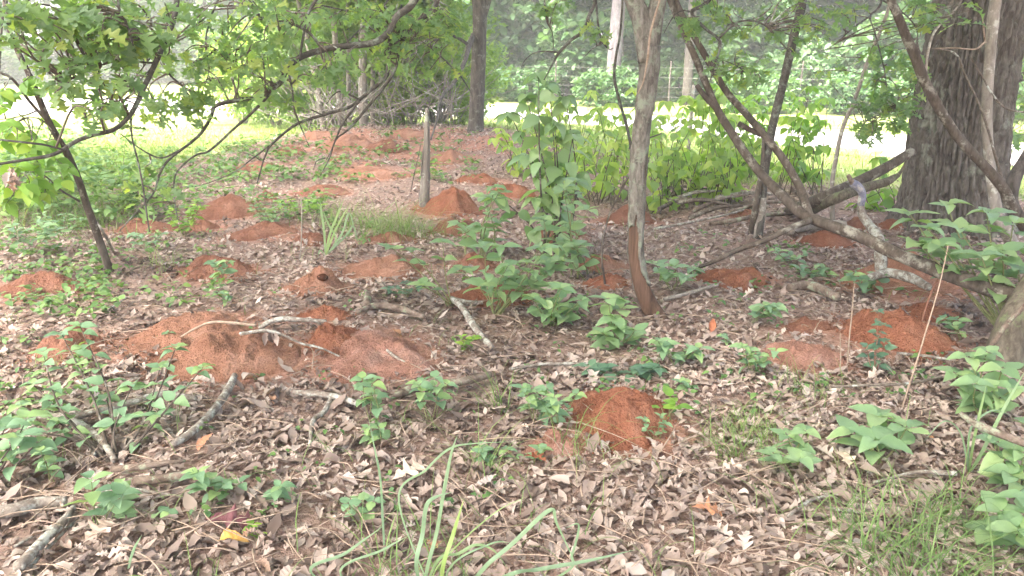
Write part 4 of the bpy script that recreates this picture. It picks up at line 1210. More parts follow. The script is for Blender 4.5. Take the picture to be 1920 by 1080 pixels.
for k, (x, y, lb) in enumerate([(3.2, 26.5, 'low bush beyond the road behind the left side of the peeling trunk'), (7.2, 23.6, 'rounded bush beyond the road right of the peeling trunk'), (9.6, 23.2, 'pale bush beyond the road behind the straight sapling'),
        (12.4, 20.6, 'low bush beyond the road left of the massive oak'), (14.8, 19.6, 'bush beyond the road hidden partly by the massive oak'), (0.4, 29.2, 'low bush beyond the road right of the dark trunk'), (11.0, 22.0, 'small bush at the fence between the thin sapling and the oak')]):
    bush('roadside_bush', lb, 'bush', 'bushes on the far verge of the road', x, y, UNDER, k, (.7, .7, .75))
lab3 = 'distant tree at the far side of the white field on the left'
for k in range(15):
    x = -46 + k * 2.9 + rg.uniform(-1, 1)
    y = 47 + rg.uniform(0, 6) - (6 if k > 10 else 0)
    far_tree(x, y, .2, 'far_bark', lab3, 'distant trees left of the field', 9, 0, k, 1.7)
    if k % 1 == 0:
        bush('forest_bush', 'distant bush at the left side of the bright field', 'bush', 'distant bushes left of the field', x + 1.2, y - 1, FOREST, k, (1.4, 1.4, .9))

# the clump of small trees and thicket on top of the nest rise
clump = [(607, 228, 15.6, 10), (640, 235, 15.8, 11), (655, 232, 16.2, 8), (682, 246, 15.4, 15), (698, 240, 15.9, 8), (722, 238, 16.2, 7)]
for k, (px, py, d, w) in enumerate(clump):
    b0 = onground(P(px, py, d))
    root = thing('thicket_tree', ['leftmost slim grey trunk of the clump on the nest rise', 'second slim trunk of the clump on the nest rise', 'thin trunk close behind the second one in the nest rise clump',
                 'thickest pale trunk of the clump on the nest rise', 'thin trunk right of the thickest one in the clump', 'rightmost thin trunk of the clump on the nest rise'][k], 'tree', b0, 'clump of slim trees on the nest rise')
    r0 = w / 2 * d / FPX
    lx = [-.35, -.05, .1, .12, .2, .4][k]
    tube('trunk', root, [b0 - np.array([0, 0, .1]), b0 + np.array([lx * .3, 0, 1]), b0 + np.array([lx, .1, 2.4]), b0 + np.array([lx * 1.5, .2, 4.2])], [r0 * 1.2, r0, r0 * .85, r0 * .5], 'far_bark', 14, 6, .1, k)
    o = link('crown', THICK[k % 3], root); o['kind'] = 'stuff'
    o.location = (lx * 1.3, .1, 1.9); o.scale = (1.15, 1.15, 1.3); o.rotation_euler = (0, 0, k)
for k, (px, d, s, nm) in enumerate([(520, 18.5, 1.0, 'far left green bush of the thicket behind the nest rise'), (575, 18.0, 1.1, 'green bush behind the leftmost slim trunk on the rise'), (640, 18.4, 1.15, 'yellow-green bush behind the middle of the slim trunk clump'),
        (705, 17.4, 1.1, 'bush right behind the thickest pale trunk of the clump'), (765, 16.6, 1.1, 'twiggy bush right of the slim trunk clump'), (820, 16.2, 1.0, 'low bush between the slim trunks and the dark trunk'),
        (860, 17.8, .9, 'bush just left of the dark trunk at the field edge'), (455, 20, .9, 'sunlit bush at the left end of the thicket')]):
    x = P(px, 230, d)[0]
    bush('thicket_bush', nm, 'bush', 'thicket behind the nest rise', x, d, THICK, k, (s, s, s * 1.15))
tg = Acc()
for k in range(230):                       # dead twigs tangled in the thicket
    b0 = onground(P(rg.uniform(560, 860), 240, rg.uniform(14.6, 16.4)))
    a = rg.uniform(0, 6.28); l = rg.uniform(.6, 2.2); e = rg.uniform(.3, 1.4)
    dv_ = np.array([math.cos(a) * math.cos(e), .4 * math.sin(a), math.sin(e)]) * l
    tg.add(*tube_vf(catmull([b0 + np.array([0, 0, rg.uniform(0, .5)]), b0 + dv_ * .5 + np.array([0, 0, .1]), b0 + dv_], 4), [.010, .007, .003], 5))
o = link('dead_brush', tg.mesh('dead_brush', 'far_bark'))
tag(o, 'tangle of dead grey twigs under the thicket on the rise', 'brush', kind='stuff')

# ------------------------------------------------------------------ broadleaf plants
def stemline(b0, tip, bend=.1, rgx=random):
    b0, tip = np.asarray(b0), np.asarray(tip)
    L = np.linalg.norm(tip - b0)
    m1 = b0 * .6 + tip * .4 + np.array([rgx.uniform(-bend, bend), rgx.uniform(-bend, bend), bend * .6]) * L
    return catmull([b0, m1, tip], 7)

def leafy(root, path, kind, size, gap, start=.25, r=(.006, .002), mat='green_stem', droop=.1, tip=4, seed=0, width=1.0, alt=False, rosette=1.0):
    rg = random.Random(seed)
    V, F = tube_vf(path, list(r), 6)
    st = part('stem', mesh_np('stem', V, F, mat), root)
    seg = np.linalg.norm(np.diff(path, axis=0), axis=1)
    L = np.concatenate([[0], np.cumsum(seg)])
    s = L[-1] * start
    az = rg.uniform(0, 6.28)
    while s < L[-1] - gap * .3:
        u = s / L[-1]
        p = np.array([np.interp(s, L, path[:, q]) for q in range(3)])
        sz = size * (1.05 - .35 * u) * rg.uniform(.8, 1.15)
        for q in ((0,) if alt else (0, math.pi)):
            d = (math.cos(az + q), math.sin(az + q), .34 - droop + rg.gauss(0, .14))
            put_leaf(root, kind, p, d, sz, (rg.gauss(0, .15 + .2 * max(0, droop)), rg.gauss(-.12, .15 + .2 * max(0, droop)), 1), rg.gauss(0, .2 + .3 * max(0, droop)), width=width, under=st)
        az += (2.4 if alt else math.pi / 2) + rg.uniform(-.25, .25)
        s += gap * rg.uniform(.8, 1.2)
    for q in range(tip):
        a = az + q * 6.283 / max(1, tip)
        put_leaf(root, kind, path[-1], (math.cos(a), math.sin(a), .35 - droop + rg.gauss(0, .1)), size * rosette * rg.uniform(.55, .85), (0, -.1, 1), rg.gauss(0, .15), width=width, under=st)

def plant(name, label, cat, base, tips, kind='beauty', size=.12, gap=.09, start=.3, mat='green_stem', group=None, seed=0, tip=4, r=(.006, .002), droop=.1, width=1.0, alt=False, rosette=1.0, bend=.1, foot=.02):
    """base: pixel of the foot on the ground; tips: (px, py, metres nearer or farther than the foot)"""
    b0 = G(*base)
    root = thing(name, label, cat, b0, group)
    rgx = random.Random(seed)
    for k, t in enumerate(tips):
        tipw = P(t[0], t[1], b0[1] + (t[2] if len(t) > 2 else 0))
        zmin = float(H(tipw[0], tipw[1])) + .03
        tipw[2] = max(tipw[2], zmin)
        leafy(root, stemline(b0 + np.array([rgx.uniform(-foot, foot), rgx.uniform(-foot, foot) * .6, -.02]), tipw, bend, rgx), kind, size, gap, start, r, mat, droop, tip, seed * 10 + k, width, alt, rosette)
    return root

def zone(cx, cy_, rx, ry, n, dd=.3, seed=0):
    rz = random.Random(seed)
    o_ = []
    while len(o_) < n:
        a, b2 = rz.uniform(-1, 1), rz.uniform(-1, 1)
        if a * a + b2 * b2 < 1:
            o_.append((cx + a * rx, cy_ + b2 * ry, rz.uniform(-dd, dd)))
    return o_
SG = 'broadleaf shrubs with opposite leaves'
plant('broadleaf_shrub', 'bright broadleaf shrub in the centre with dense pale-green leaves', 'shrub', (930, 592), zone(965, 500, 105, 64, 11, .3, 1), size=.155, gap=.085, start=.5, seed=1, group=SG)
plant('broadleaf_shrub', 'low broadleaf shrub just right of the central one', 'shrub', (1035, 612), zone(1045, 560, 50, 34, 8, .2, 2), size=.135, gap=.07, start=.4, seed=2, group=SG)
plant('broadleaf_shrub', 'broadleaf plant with big ragged leaves at the foot of the peeling tree', 'shrub', (1160, 650), [(1140, 560, .1), (1165, 580, .15), (1190, 620, -.15), (1130, 625, -.1), (1150, 600, 0)], size=.17, gap=.09, start=.3, seed=3, group=SG)
plant('broadleaf_shrub', 'tall slender shrub with drooping leaves left of the peeling tree', 'shrub', (1038, 478), [(1010, 135, .2), (1040, 230, .1), (985, 175, .25), (1050, 330, 0), (985, 290, .1), (930, 365, -.1), (1005, 370, -.1), (1075, 250, .1), (955, 210, .2), (1060, 180, .2), (1030, 155, .2)], 'bright' if False else 'beauty', size=.23, gap=.2, start=.38, seed=4, foot=.12, r=(.012, .003), mat='brown_bark', droop=.75, tip=5, group=SG)
plant('broadleaf_shrub', 'shrub with sprigs spreading left beside the fence post mound', 'shrub', (900, 480), zone(915, 395, 85, 45, 7, .25, 5), size=.17, gap=.13, start=.45, foot=.12, seed=5, r=(.008, .002), group=SG)
plant('broadleaf_shrub', 'sprig of long-stalked leaves reaching left over the tan mound', 'shrub', (850, 575), [(770, 470, -.05), (735, 465, 0), (830, 455, 0), (790, 535, -.1)], size=.135, gap=.16, start=.75, seed=6, group=SG)
plant('broadleaf_shrub', 'mid-height shrub between the tall shrub and the peeling tree', 'shrub', (1095, 520), zone(1090, 410, 80, 80, 9, .35, 7), size=.17, gap=.16, start=.4, foot=.15, seed=7, r=(.008, .002), group=SG)
plant('broadleaf_shrub', 'low broad leaves against the right foot of the peeling tree', 'shrub', (1265, 545), [(1230, 495, 0), (1265, 500, -.05), (1300, 505, 0), (1280, 520, -.15), (1245, 515, -.1)], size=.15, gap=.14, start=.7, seed=8, group=SG)
plant('broadleaf_shrub', 'large broadleaf shrub spilling in at the right below the oak', 'shrub', (1895, 640), [(1705, 400, .3), (1740, 430, .1), (1775, 385, .4), (1800, 430, .1), (1850, 400, .2), (1880, 470, -.1), (1765, 462, 0), (1840, 480, -.2), (1900, 420, .1), (1720, 455, .1), (1910, 500, -.1)], size=.19, gap=.10, start=.62, seed=9, r=(.009, .003), group=SG, bend=.06)
plant('broadleaf_shrub', 'broad-leaved seedling with big flat leaves in the lower right', 'shrub', (1645, 872), [(1642, 826, -.05), (1700, 803, .1), (1648, 780, .25), (1600, 815, .05)], size=.18, gap=.10, start=.6, width=.9, seed=10, group=SG, rosette=1.1)
plant('broadleaf_shrub', 'smaller seedling left of the big flat-leaved one', 'shrub', (1490, 872), [(1475, 815, .05), (1510, 808, .05), (1450, 850, -.1), (1500, 860, -.2)], size=.11, gap=.08, start=.55, seed=11, group=SG)
plant('broadleaf_shrub', 'leafy shrub at the right edge beneath the mossy trunk', 'shrub', (1850, 790), [(1815, 670, .1), (1850, 660, .1), (1880, 690, 0), (1830, 720, -.1), (1900, 730, -.1), (1790, 700, .1)], size=.14, gap=.085, start=.35, seed=12, group=SG)
plant('broadleaf_shrub', 'shrub leaves crowding the right edge below the lichen branch', 'shrub', (1915, 930), [(1880, 860, 0), (1920, 850, 0), (1895, 890, -.1), (1930, 800, .1), (1870, 830, .1)], size=.13, gap=.08, start=.35, seed=13, group=SG)
plant('broadleaf_shrub', 'broad dark leaves in the bottom right corner', 'shrub', (1900, 1030), [(1880, 960, 0), (1910, 990, -.1), (1860, 1000, 0), (1930, 940, 0)], size=.15, gap=.08, start=.4, seed=14, group=SG)
BG = 'shrubs along the field side of the wood'
for k, (bx, by, tips, lab, kd) in enumerate([
    (1070, 372, zone(1065, 232, 70, 85, 24, .6, 31), 'dense shrub behind and left of the peeling trunk', 'hedge'),
    (1130, 378, zone(1135, 247, 55, 85, 24, .6, 41), 'leafy shrub touching the left side of the peeling trunk', 'hedge'),
    (1270, 382, zone(1265, 247, 50, 85, 24, .6, 32), 'dense shrub right behind the peeling trunk', 'hedge'),
    (1325, 385, zone(1330, 252, 50, 80, 24, .6, 42), 'full shrub between the peeling trunk and the curved stems', 'hedge'),
    (1390, 382, zone(1390, 257, 48, 75, 22, .5, 33), 'shrub filling the gap left of the straight sapling', 'hedge'),
    (1365, 345, zone(1375, 172, 58, 35, 20, .4, 34), 'yellow-green sunlit shrub top above the curved stems', 'bright'),
    (1500, 365, zone(1500, 207, 60, 52, 26, .4, 35), 'sunlit yellow-green shrub right of the straight sapling', 'bright'),
    (1195, 365, zone(1200, 222, 50, 75, 18, .5, 36), 'shrub showing on both sides of the peeling trunk', 'hedge'),
    (1630, 395, zone(1635, 327, 45, 40, 7, .3, 37), 'small shrub leaves behind the leaning poles', 'bright'),
    (980, 330, zone(975, 237, 55, 55, 14, .4, 38), 'shrub before the bright field right of the dark trunk', 'hedge'),
    (1015, 316, zone(1010, 235, 55, 80, 18, .5, 51), 'tall sunlit shrub at the field edge behind the slender shrub', 'hedge'),
    (1100, 322, zone(1105, 225, 60, 78, 20, .5, 52), 'tall sunlit shrub at the field edge left of the peeling trunk', 'hedge'),
    (1255, 330, zone(1258, 225, 52, 78, 20, .5, 53), 'bright tall shrub at the field edge right of the peeling trunk', 'hedge'),
    (1325, 332, zone(1328, 235, 52, 75, 20, .5, 54), 'bright tall shrub at the field edge behind the curved stems', 'hedge'),
    (1405, 335, zone(1402, 225, 55, 70, 20, .5, 55), 'yellow-green tall shrub at the field edge left of the straight sapling', 'bright'),
    (1478, 338, zone(1480, 230, 50, 65, 18, .5, 56), 'yellow-green tall shrub at the field edge right of the straight sapling', 'bright'),
    (1235, 395, zone(1240, 317, 60, 40, 10, .4, 39), 'low shrub leaves over the left end of the brush pile', 'hedge')]):
    plant('hedge_shrub', lab, 'shrub', (bx, by), tips[:max(6, int(len(tips) * .55))], kd, .19, .27, .3, 'brown_bark', BG, 60 + k, 5, (.006, .002), .8, foot=.32)

# left edge sapling with oval leaves
b0 = G(150, 800)
plant('oval_leaf_sapling', 'sprawling sapling with oval leaves before the red mound at lower left', 'sapling', (215, 868),
      [(115, 625, .55), (150, 612, .6), (80, 660, .5), (380, 690, .35), (300, 690, .4), (250, 720, .3), (330, 650, .5), (40, 760, .2), (60, 720, .35), (200, 745, .3), (290, 780, .15), (5, 800, .1), (110, 790, .15)],
      'seed', .095, .085, .5, 'brown_bark', None, 21, 4, (.007, .002), .1)
plant('oval_leaf_sapling', 'large oval leaves poking in at the left edge', 'sapling', (-20, 900), [(10, 800, 0), (35, 820, -.05), (70, 830, 0), (50, 785, .1)], 'seed', .12, .09, .5, 'brown_bark', None, 22, 4)
plant('feathery_weed', 'tall feathery yellow-green weed right behind the leaning sapling', 'weed', (235, 408), [(205, 272, .3), (235, 262, .4), (265, 285, .3), (180, 310, .2), (250, 320, .1), (215, 330, .1), (285, 325, .2), (190, 355, 0)], 'lance', .075, .03, .15, 'green_stem', None, 23, 6, (.006, .002), -.25, .55)

SEED = 'small green seedlings in the leaf litter'
def seedling(px, py, label, tips=None, kind='seed', size=.075, gap=.05, h=55, seed=0, tip=3, n=3, start=.55, mat='green_stem', sp=28, droop=.1):
    rgx = random.Random(seed * 7 + 1)
    if tips is None:
        tips = [(px + rgx.uniform(-sp, sp), py - h * rgx.uniform(.6, 1.1), rgx.uniform(-.08, .08)) for _ in range(n)]
    plant('seedling', label, 'seedling', (px, py), tips, kind, size, gap, start, mat, SEED, 300 + seed, tip, (.0028, .0013), droop)
seedling(400, 945, 'bramble seedling with bright leaflets right of the dead logs at lower left', n=5, h=55, sp=50, seed=1, size=.08)
seedling(195, 985, 'seedling with long drooping leaves over the grey log at lower left', n=4, h=80, sp=35, seed=2, size=.10)
seedling(290, 980, 'tiny round-leaved seedling below the lower left twigs', n=1, h=30, seed=3, kind='round', size=.05)
seedling(530, 950, 'bramble seedling alone in the litter left of the tall blade', n=3, h=35, sp=32, seed=4, size=.075)
seedling(678, 985, 'pale rounded seedling left of the tall upright blade', n=3, h=45, sp=26, seed=5, kind='round', size=.06)
seedling(700, 800, 'upright bramble shoot below the left mound cluster', n=4, h=95, sp=22, seed=6, size=.085)
seedling(712, 840, 'small seedling beneath the upright bramble shoot', n=3, h=50, sp=26, seed=7, size=.07)
seedling(812, 790, 'bright seedling growing over the thick mossy log', n=4, h=75, sp=28, seed=8, size=.085)
seedling(1010, 800, 'bramble patch at the left shoulder of the front mound', n=6, h=70, sp=42, seed=9, size=.08)
seedling(1050, 800, 'trifoliate seedling touching the left of the front mound', n=4, h=60, sp=32, seed=10, size=.07)
seedling(990, 870, 'low clover-like seedling left below the front mound', n=4, h=40, sp=45, seed=11, size=.065)
seedling(1225, 822, 'tiny seedling growing on the front mound slope', n=3, h=40, sp=26, seed=12, size=.05)
plant('seedling', 'seedling with two long glossy leaves right of the front mound', 'seedling', (1252, 792), [(1240, 765, 0), (1268, 760, 0), (1258, 745, .05)], 'bright', .13, .12, .8, 'green_stem', SEED, 340, 2, (.004, .002), .05, .8)
seedling(1415, 705, 'seedling with drooping leaves left of the flat worn mound', n=5, h=55, sp=45, seed=14, size=.09)
seedling(1410, 610, 'low leafy seedling in shade right of the peeling tree', n=5, h=35, sp=55, seed=15, size=.10)
seedling(1380, 650, 'faint small seedling between the peeling tree and worn mound', n=2, h=20, sp=25, seed=16, size=.07)
seedling(1640, 705, 'thin dark cherry seedling standing in front of the big right mound', tips=[(1647, 585, .05), (1660, 640, 0), (1625, 650, 0), (1655, 610, 0)], kind='dark', size=.075, gap=.06, start=.35, seed=17, tip=3, mat='red_stem')
seedling(1560, 530, 'trailing leaves in front of the pale wide mound', n=5, h=30, sp=65, seed=18, size=.11)
seedling(1625, 555, 'large-leaf sprig at the left foot of the pale wide mound', n=3, h=40, sp=28, seed=19, size=.13)
seedling(1480, 498, 'bluish seedling behind the flat orange mound at right', n=4, h=30, sp=40, seed=20, size=.10)
seedling(1800, 640, 'bramble seedling near the mossy trunk foot', n=3, h=45, sp=32, seed=21, size=.10)
seedling(760, 560, 'dark low seedling at the foot of the tan mounds', n=5, h=30, sp=38, seed=22, size=.09, kind='dark')
seedling(1270, 690, 'ragged-leaf seedling trailing right below the peeling tree plant', n=5, h=50, sp=42, seed=23, size=.11)
seedling(1170, 712, 'dark trailing leaves lying behind the front mound', n=6, h=25, sp=85, seed=24, size=.12, kind='dark')
seedling(1300, 740, 'small leaf pair between front mound and the trailing leaves', n=2, h=25, sp=25, seed=25, size=.07)
seedling(100, 905, 'thin pale seedling at the left among bare twigs', n=3, h=60, sp=30, seed=26, size=.07)
seedling(488, 1030, 'tiny yellow-green seedling by the bottom left litter', n=2, h=25, sp=20, seed=27, size=.05, kind='bright')
seedling(380, 690, 'little sprout on the front dome of the left cluster', n=1, h=14, seed=28, size=.045)
seedling(340, 650, 'weed sprigs between the two left domes', n=4, h=30, sp=35, seed=29, size=.06)
seedling(860, 660, 'green sprig beside the lichen-covered stick in the centre', n=4, h=30, sp=40, seed=30, size=.06, kind='bright')
seedling(430, 575, 'small pale weed behind the left domes', n=3, h=35, sp=30, seed=31, size=.07)
seedling(345, 445, 'yellow-green bushy weed beside the tall red mound', n=8, h=70, sp=34, seed=32, size=.09, kind='bright', start=.3)
seedling(275, 470, 'leafy weed right of the leaning sapling foot', n=5, h=40, sp=34, seed=33, size=.09)
seedling(505, 425, 'bluish narrow-leaved weed above the long low mound', n=8, h=50, sp=40, seed=34, size=.08, kind='lancedark', start=.3)
seedling(560, 410, 'yellowish leafy weed left of the wide-bladed grass', n=7, h=40, sp=45, seed=35, size=.09, kind='bright')
seedling(810, 335, 'sprig growing halfway up beside the fence post', n=4, h=40, sp=25, seed=36, size=.10, kind='lance')
seedling(915, 930 - 60, 'three-lobed seedling between the arching foreground blades', n=3, h=28, sp=22, seed=37, size=.07)
seedling(420, 530 + 10, 'broad sprig on the two-humped red mound', n=3, h=55, sp=24, seed=38, size=.10)
seedling(60, 480, 'leafy weed at the far left below the sunlit grass', n=7, h=60, sp=60, seed=39, size=.11)
seedling(130, 450, 'low dense weed left of the leaning sapling', n=8, h=55, sp=55, seed=40, size=.11, kind='lancedark')
seedling(30, 420, 'yellow-green leafy weed at the left edge in sunlight', n=8, h=90, sp=50, seed=41, size=.13, kind='bright')
seedling(110, 395, 'sunlit yellow weed behind the leaning sapling', n=8, h=80, sp=50, seed=42, size=.13, kind='bright')

# small weeds nobody could count: on the slope and among the litter
def cover(zones, n_each, size, seed, name, label, mat='cover_leaf', hf=1.5):
    rgc = np.random.default_rng(seed)
    tm = leaf_vf('ovate', rows=5, fold=.25, droop=.4, seed=3)
    Ps, Sz = [], []
    for (x0, x1, y0, y1, n, sz) in zones:
        for _ in range(n):
            p = G(rgc.uniform(x0, x1), rgc.uniform(y0, y1))
            if mound_cover(p[0], p[1], .9) > .5: continue
            k = rgc.integers(4, n_each + 4)
            a = rgc.uniform(0, 6.28, k); r_ = rgc.uniform(.0, sz * 1.6, k)
            hh_ = rgc.uniform(.02, sz * hf)
            Ps.append(np.stack([p[0] + r_ * np.cos(a), p[1] + r_ * np.sin(a), p[2] + hh_ + rgc.uniform(-.015, .03, k)], 1))
            Sz.append(rgc.uniform(.5, 1.1, k) * sz)
    Ps, Sz = np.concatenate(Ps), np.concatenate(Sz)
    W, F, m_ = scatter(tm, rotmats(len(Ps), rgc, .35), Ps, Sz)
    tn = np.repeat(rgc.uniform(0, 1, len(Ps)), m_)
    o = link(name, mesh_np(name, W, F, mat, {'tone': tn}))
    tag(o, label, 'weeds', kind='stuff')
cover([(300, 560, 265, 345, 210, .10), (560, 900, 245, 345, 190, .085), (300, 480, 340, 400, 50, .09), (480, 620, 370, 420, 50, .08), (620, 900, 410, 470, 26, .06)], 6, .1, 5, 'low_weeds', 'low yellow-green weeds on the slope below the nest rise')
cover([(0, 280, 285, 430, 420, .11), (280, 330, 320, 420, 50, .09)], 8, .1, 9, 'tall_weeds', 'mass of sunlit yellow-green weeds at the left edge of the wood', hf=5.0)
cover([(0, 220, 420, 600, 130, .07), (220, 420, 440, 580, 40, .06), (0, 180, 640, 800, 30, .05)], 6, .08, 6, 'ground_cover', 'small leafy ground cover at the left below the leaning sapling')
cover([(300, 1000, 540, 1000, 45, .035), (1000, 1500, 560, 780, 40, .045), (1250, 1760, 450, 560, 35, .06), (1380, 1800, 660, 760, 24, .04)], 4, .05, 7, 'tiny_sprouts', 'scattered tiny green sprouts among the dead leaves')

# ------------------------------------------------------------------ grass
def blade_vf(root_p, d, L, w, bend, rg, seg=6):
    t = np.linspace(0, 1, seg + 1)
    e0 = rg.uniform(.95, 1.5)
    el = e0 - bend * t ** 1.3
    dx = np.cumsum(np.r_[0, np.cos(el[1:])]) * L / seg
    dz = np.cumsum(np.r_[0, np.sin(el[1:])]) * L / seg
    ctr = np.stack([root_p[0] + d[0] * dx, root_p[1] + d[1] * dx, root_p[2] + dz], 1)
    side = np.array([-d[1], d[0], 0.0])
    ww = w * (1 - t ** 2.2) + .0004
    V = np.stack([ctr - side * ww[:, None] / 2, ctr + np.array([0, 0, -1]) * 0 + side * ww[:, None] / 2], 1).reshape(-1, 3)
    i_ = np.arange(seg) * 2
    return V, np.stack([i_, i_ + 1, i_ + 3, i_ + 2], 1)

def blades(points, L, w, bend, seed, lean=None, seg=6):
    rg = np.random.default_rng(seed)
    ac, tn = Acc(), []
    for p in points:
        a = rg.uniform(0, 6.28)
        d = np.array([math.cos(a), math.sin(a)])
        if lean is not None:
            d = d * .6 + np.array(lean); d /= np.linalg.norm(d)
        V, F = blade_vf(p, d, L * rg.uniform(.5, 1.15), w * rg.uniform(.7, 1.2), bend * rg.uniform(.5, 1.3), rg, seg)
        ac.add(V, F)
        tn.append(np.full(len(V), np.clip(rg.beta(2, 2.4), 0, 1)))
    return ac, np.concatenate(tn)

GG = 'grass tufts'
def tuft(px, py, label, n=60, L=.3, w=.004, bend=1.6, spread=.06, lean=None, mat='grass_blade', seed=0):
    b0 = G(px, py)
    rg = np.random.default_rng(seed + 900)
    pts = [onground((b0[0] + rg.normal(0, spread), b0[1] + rg.normal(0, spread), 0), -.01) for _ in range(n)]
    ac, tn = blades(pts, L, w, bend, seed, lean)
    root = thing('grass_tuft', label, 'grass', b0, GG)
    me = ac.mesh('blade', mat)
    at = me.attributes.new('tone', 'FLOAT', 'POINT'); at.data.foreach_set('value', tn.astype(np.float32))
    o = part('blade', me, root)
    o['kind'] = 'stuff'
tuft(1400, 825, 'fine arching grass tuft right of the front mound', 130, .28, .003, 2.0, .09, seed=1)
tuft(1375, 860, 'wispy grass tuft just below the arching tuft', 50, .25, .003, 2.0, .06, seed=2)
tuft(1700, 1075, 'large grass tuft at the bottom right', 220, .36, .0042, 1.7, .15, seed=3)
tuft(1780, 985, 'arching grass tuft behind the large bottom right one', 90, .34, .004, 2.0, .08, seed=4)
tuft(935, 770, 'short upright green tuft in the litter left of the front mound', 26, .26, .005, .9, .025, seed=5)
tuft(740, 440, 'fine arching grass clump behind the red mound', 330, .62, .004, 2.0, .20, lean=(.35, -.3), seed=6)
tuft(650, 425, 'fine grass behind the wide-bladed grass plant', 180, .5, .004, 1.6, .20, seed=7)
tuft(1075, 850, 'slender bent grass over the left of the front mound', 26, .42, .0035, 1.7, .05, lean=(.5, -.3), seed=8)
tuft(1520, 740, 'dry grass tuft in front of the flat worn mound', 60, .26, .003, 1.8, .10, seed=9)
tuft(900, 890, 'thin curved grass in the lower middle', 26, .38, .0035, 1.9, .05, seed=10)
tuft(300, 505, 'pale arching grass right of the leaning sapling foot', 36, .45, .004, 2.2, .10, seed=11)
tuft(740, 1075, 'thin grass around the foot of the tall upright blade', 40, .30, .004, 1.5, .07, seed=12)
tuft(130, 430, 'dense grass in the sunlit weeds at the left', 260, .6, .006, 1.6, .35, seed=13)
tuft(40, 400, 'tall sunlit grass at the left edge', 260, .7, .006, 1.4, .4, seed=14)
tuft(225, 400, 'grass at the foot of the feathery weed', 160, .5, .005, 1.6, .25, seed=15)

def shaped_blade(root, pts, w, name='blade', base=None):
    pp = [np.array(base)] + [np.array(p) for p in pts] if base is not None else [np.array(p) for p in pts]
    c = catmull(pp, 8)
    n = len(c)
    t = np.linspace(0, 1, n)
    tn = np.gradient(c, axis=0); tn /= np.linalg.norm(tn, axis=1)[:, None] + 1e-9
    view = c - CAMP; view /= np.linalg.norm(view, axis=1)[:, None]
    side = np.cross(tn, view * .75 + np.array([.35, .15, .3])); side /= np.linalg.norm(side, axis=1)[:, None] + 1e-9
    nrm = np.cross(side, tn)
    ww = w * .66 * np.clip(np.minimum(1, .55 + t * 2) * (1 - np.clip((t - .55) / .45, 0, 1) ** 1.8), .04, 1)
    V = np.stack([c - side * ww[:, None] / 2 + nrm * ww[:, None] * .12, c, c + side * ww[:, None] / 2 + nrm * ww[:, None] * .12], 1).reshape(-1, 3)
    i_ = np.arange(n - 1) * 3
    F = np.concatenate([np.stack([i_, i_ + 1, i_ + 4, i_ + 3], 1), np.stack([i_ + 1, i_ + 2, i_ + 5, i_ + 4], 1)])
    part(name, mesh_np(name, V, F, 'wide_blade'), root)

fgp = onground(P(810, 1060, 2.05))
fgr = thing('blade_grass', 'clump of wide pale-green grass blades in the bottom centre', 'grass', fgp)
for pts, d, w in [([(783, 1080), (792, 1000), (799, 950), (815, 933), (850, 922)], 1.75, .017), ([(798, 1080), (818, 1000), (833, 915), (846, 850), (858, 815)], 1.8, .015), ([(828, 1080), (850, 1000), (870, 935)], 1.75, .017),
                  ([(895, 1080), (960, 1020), (1030, 957), (1045, 985), (1090, 1080)], 1.75, .016), ([(940, 1085), (1010, 1068), (1100, 1052), (1195, 1030)], 1.75, .016), ([(815, 1060), (860, 1038), (892, 1022), (925, 1032), (955, 1070)], 1.8, .012),
                  ([(590, 1082), (650, 1036), (722, 984)], 1.8, .013), ([(640, 1082), (720, 1030), (765, 1005)], 1.85, .010), ([(748, 945), (800, 880), (842, 842), (885, 832), (965, 828)], 2.1, .010), ([(1050, 1080), (1072, 1040), (1085, 985), (1060, 990)], 1.8, .010),
                  ([(810, 1085), (850, 1030), (930, 960), (990, 930)], 1.85, .006), ([(840, 1070), (920, 1020), (960, 1018)], 1.8, .008)]:
    shaped_blade(fgr, [P(x, y, d) for x, y in pts], w, base=fgp + np.array([random.uniform(-.06, .06), random.uniform(-.04, .04), -.02]))
tb = G(721, 1055)
tbr = thing('blade_grass', 'single tall upright grass shoot left of the wide blades', 'grass', tb)
for pts, w in [([(718, 985), (713, 900), (702, 840), (690, 778)], .012), ([(719, 1000), (716, 960), (715, 925)], .012), ([(725, 1020), (735, 985), (742, 965)], .008)]:
    shaped_blade(tbr, [P(x, y, tb[1]) for x, y in pts], w, base=tb)
lb = G(240, 1085)
lbr = thing('blade_grass', 'lone grass blade standing in the bottom left litter', 'grass', lb)
shaped_blade(lbr, [P(244, 1050, lb[1]), P(253, 1025, lb[1]), P(266, 1003, lb[1])], .013, base=lb)
wb = G(610, 482)
wbr = thing('blade_grass', 'wide-bladed light grass plant in front of the fine clump', 'grass', wb)
for pts, w in [([(608, 440), (603, 400), (600, 375)], .03), ([(618, 440), (632, 405), (645, 372)], .03), ([(640, 440), (655, 400), (668, 450)], .025), ([(600, 470), (594, 490), (592, 505)], .02), ([(630, 450), (615, 420), (606, 395)], .025), ([(650, 440), (663, 425), (672, 460)], .02), ([(625, 440), (640, 410), (655, 385)], .025)]:
    shaped_blade(wbr, [P(x, y, wb[1]) for x, y in pts], w, base=wb)
rb = G(1815, 895)
rbr = thing('blade_grass', 'thick grass stalks standing at the right edge', 'grass', rb)
for pts, w in [([(1825, 830), (1838, 770), (1850, 720)], .016), ([(1840, 850), (1880, 770), (1925, 690)], .02), ([(1815, 850), (1822, 800), (1860, 770), (1900, 780)], .012), ([(1812, 860), (1800, 810), (1770, 790), (1730, 830)], .010)]:
    shaped_blade(rbr, [P(x, y, rb[1] - .05) for x, y in pts], w, base=rb)

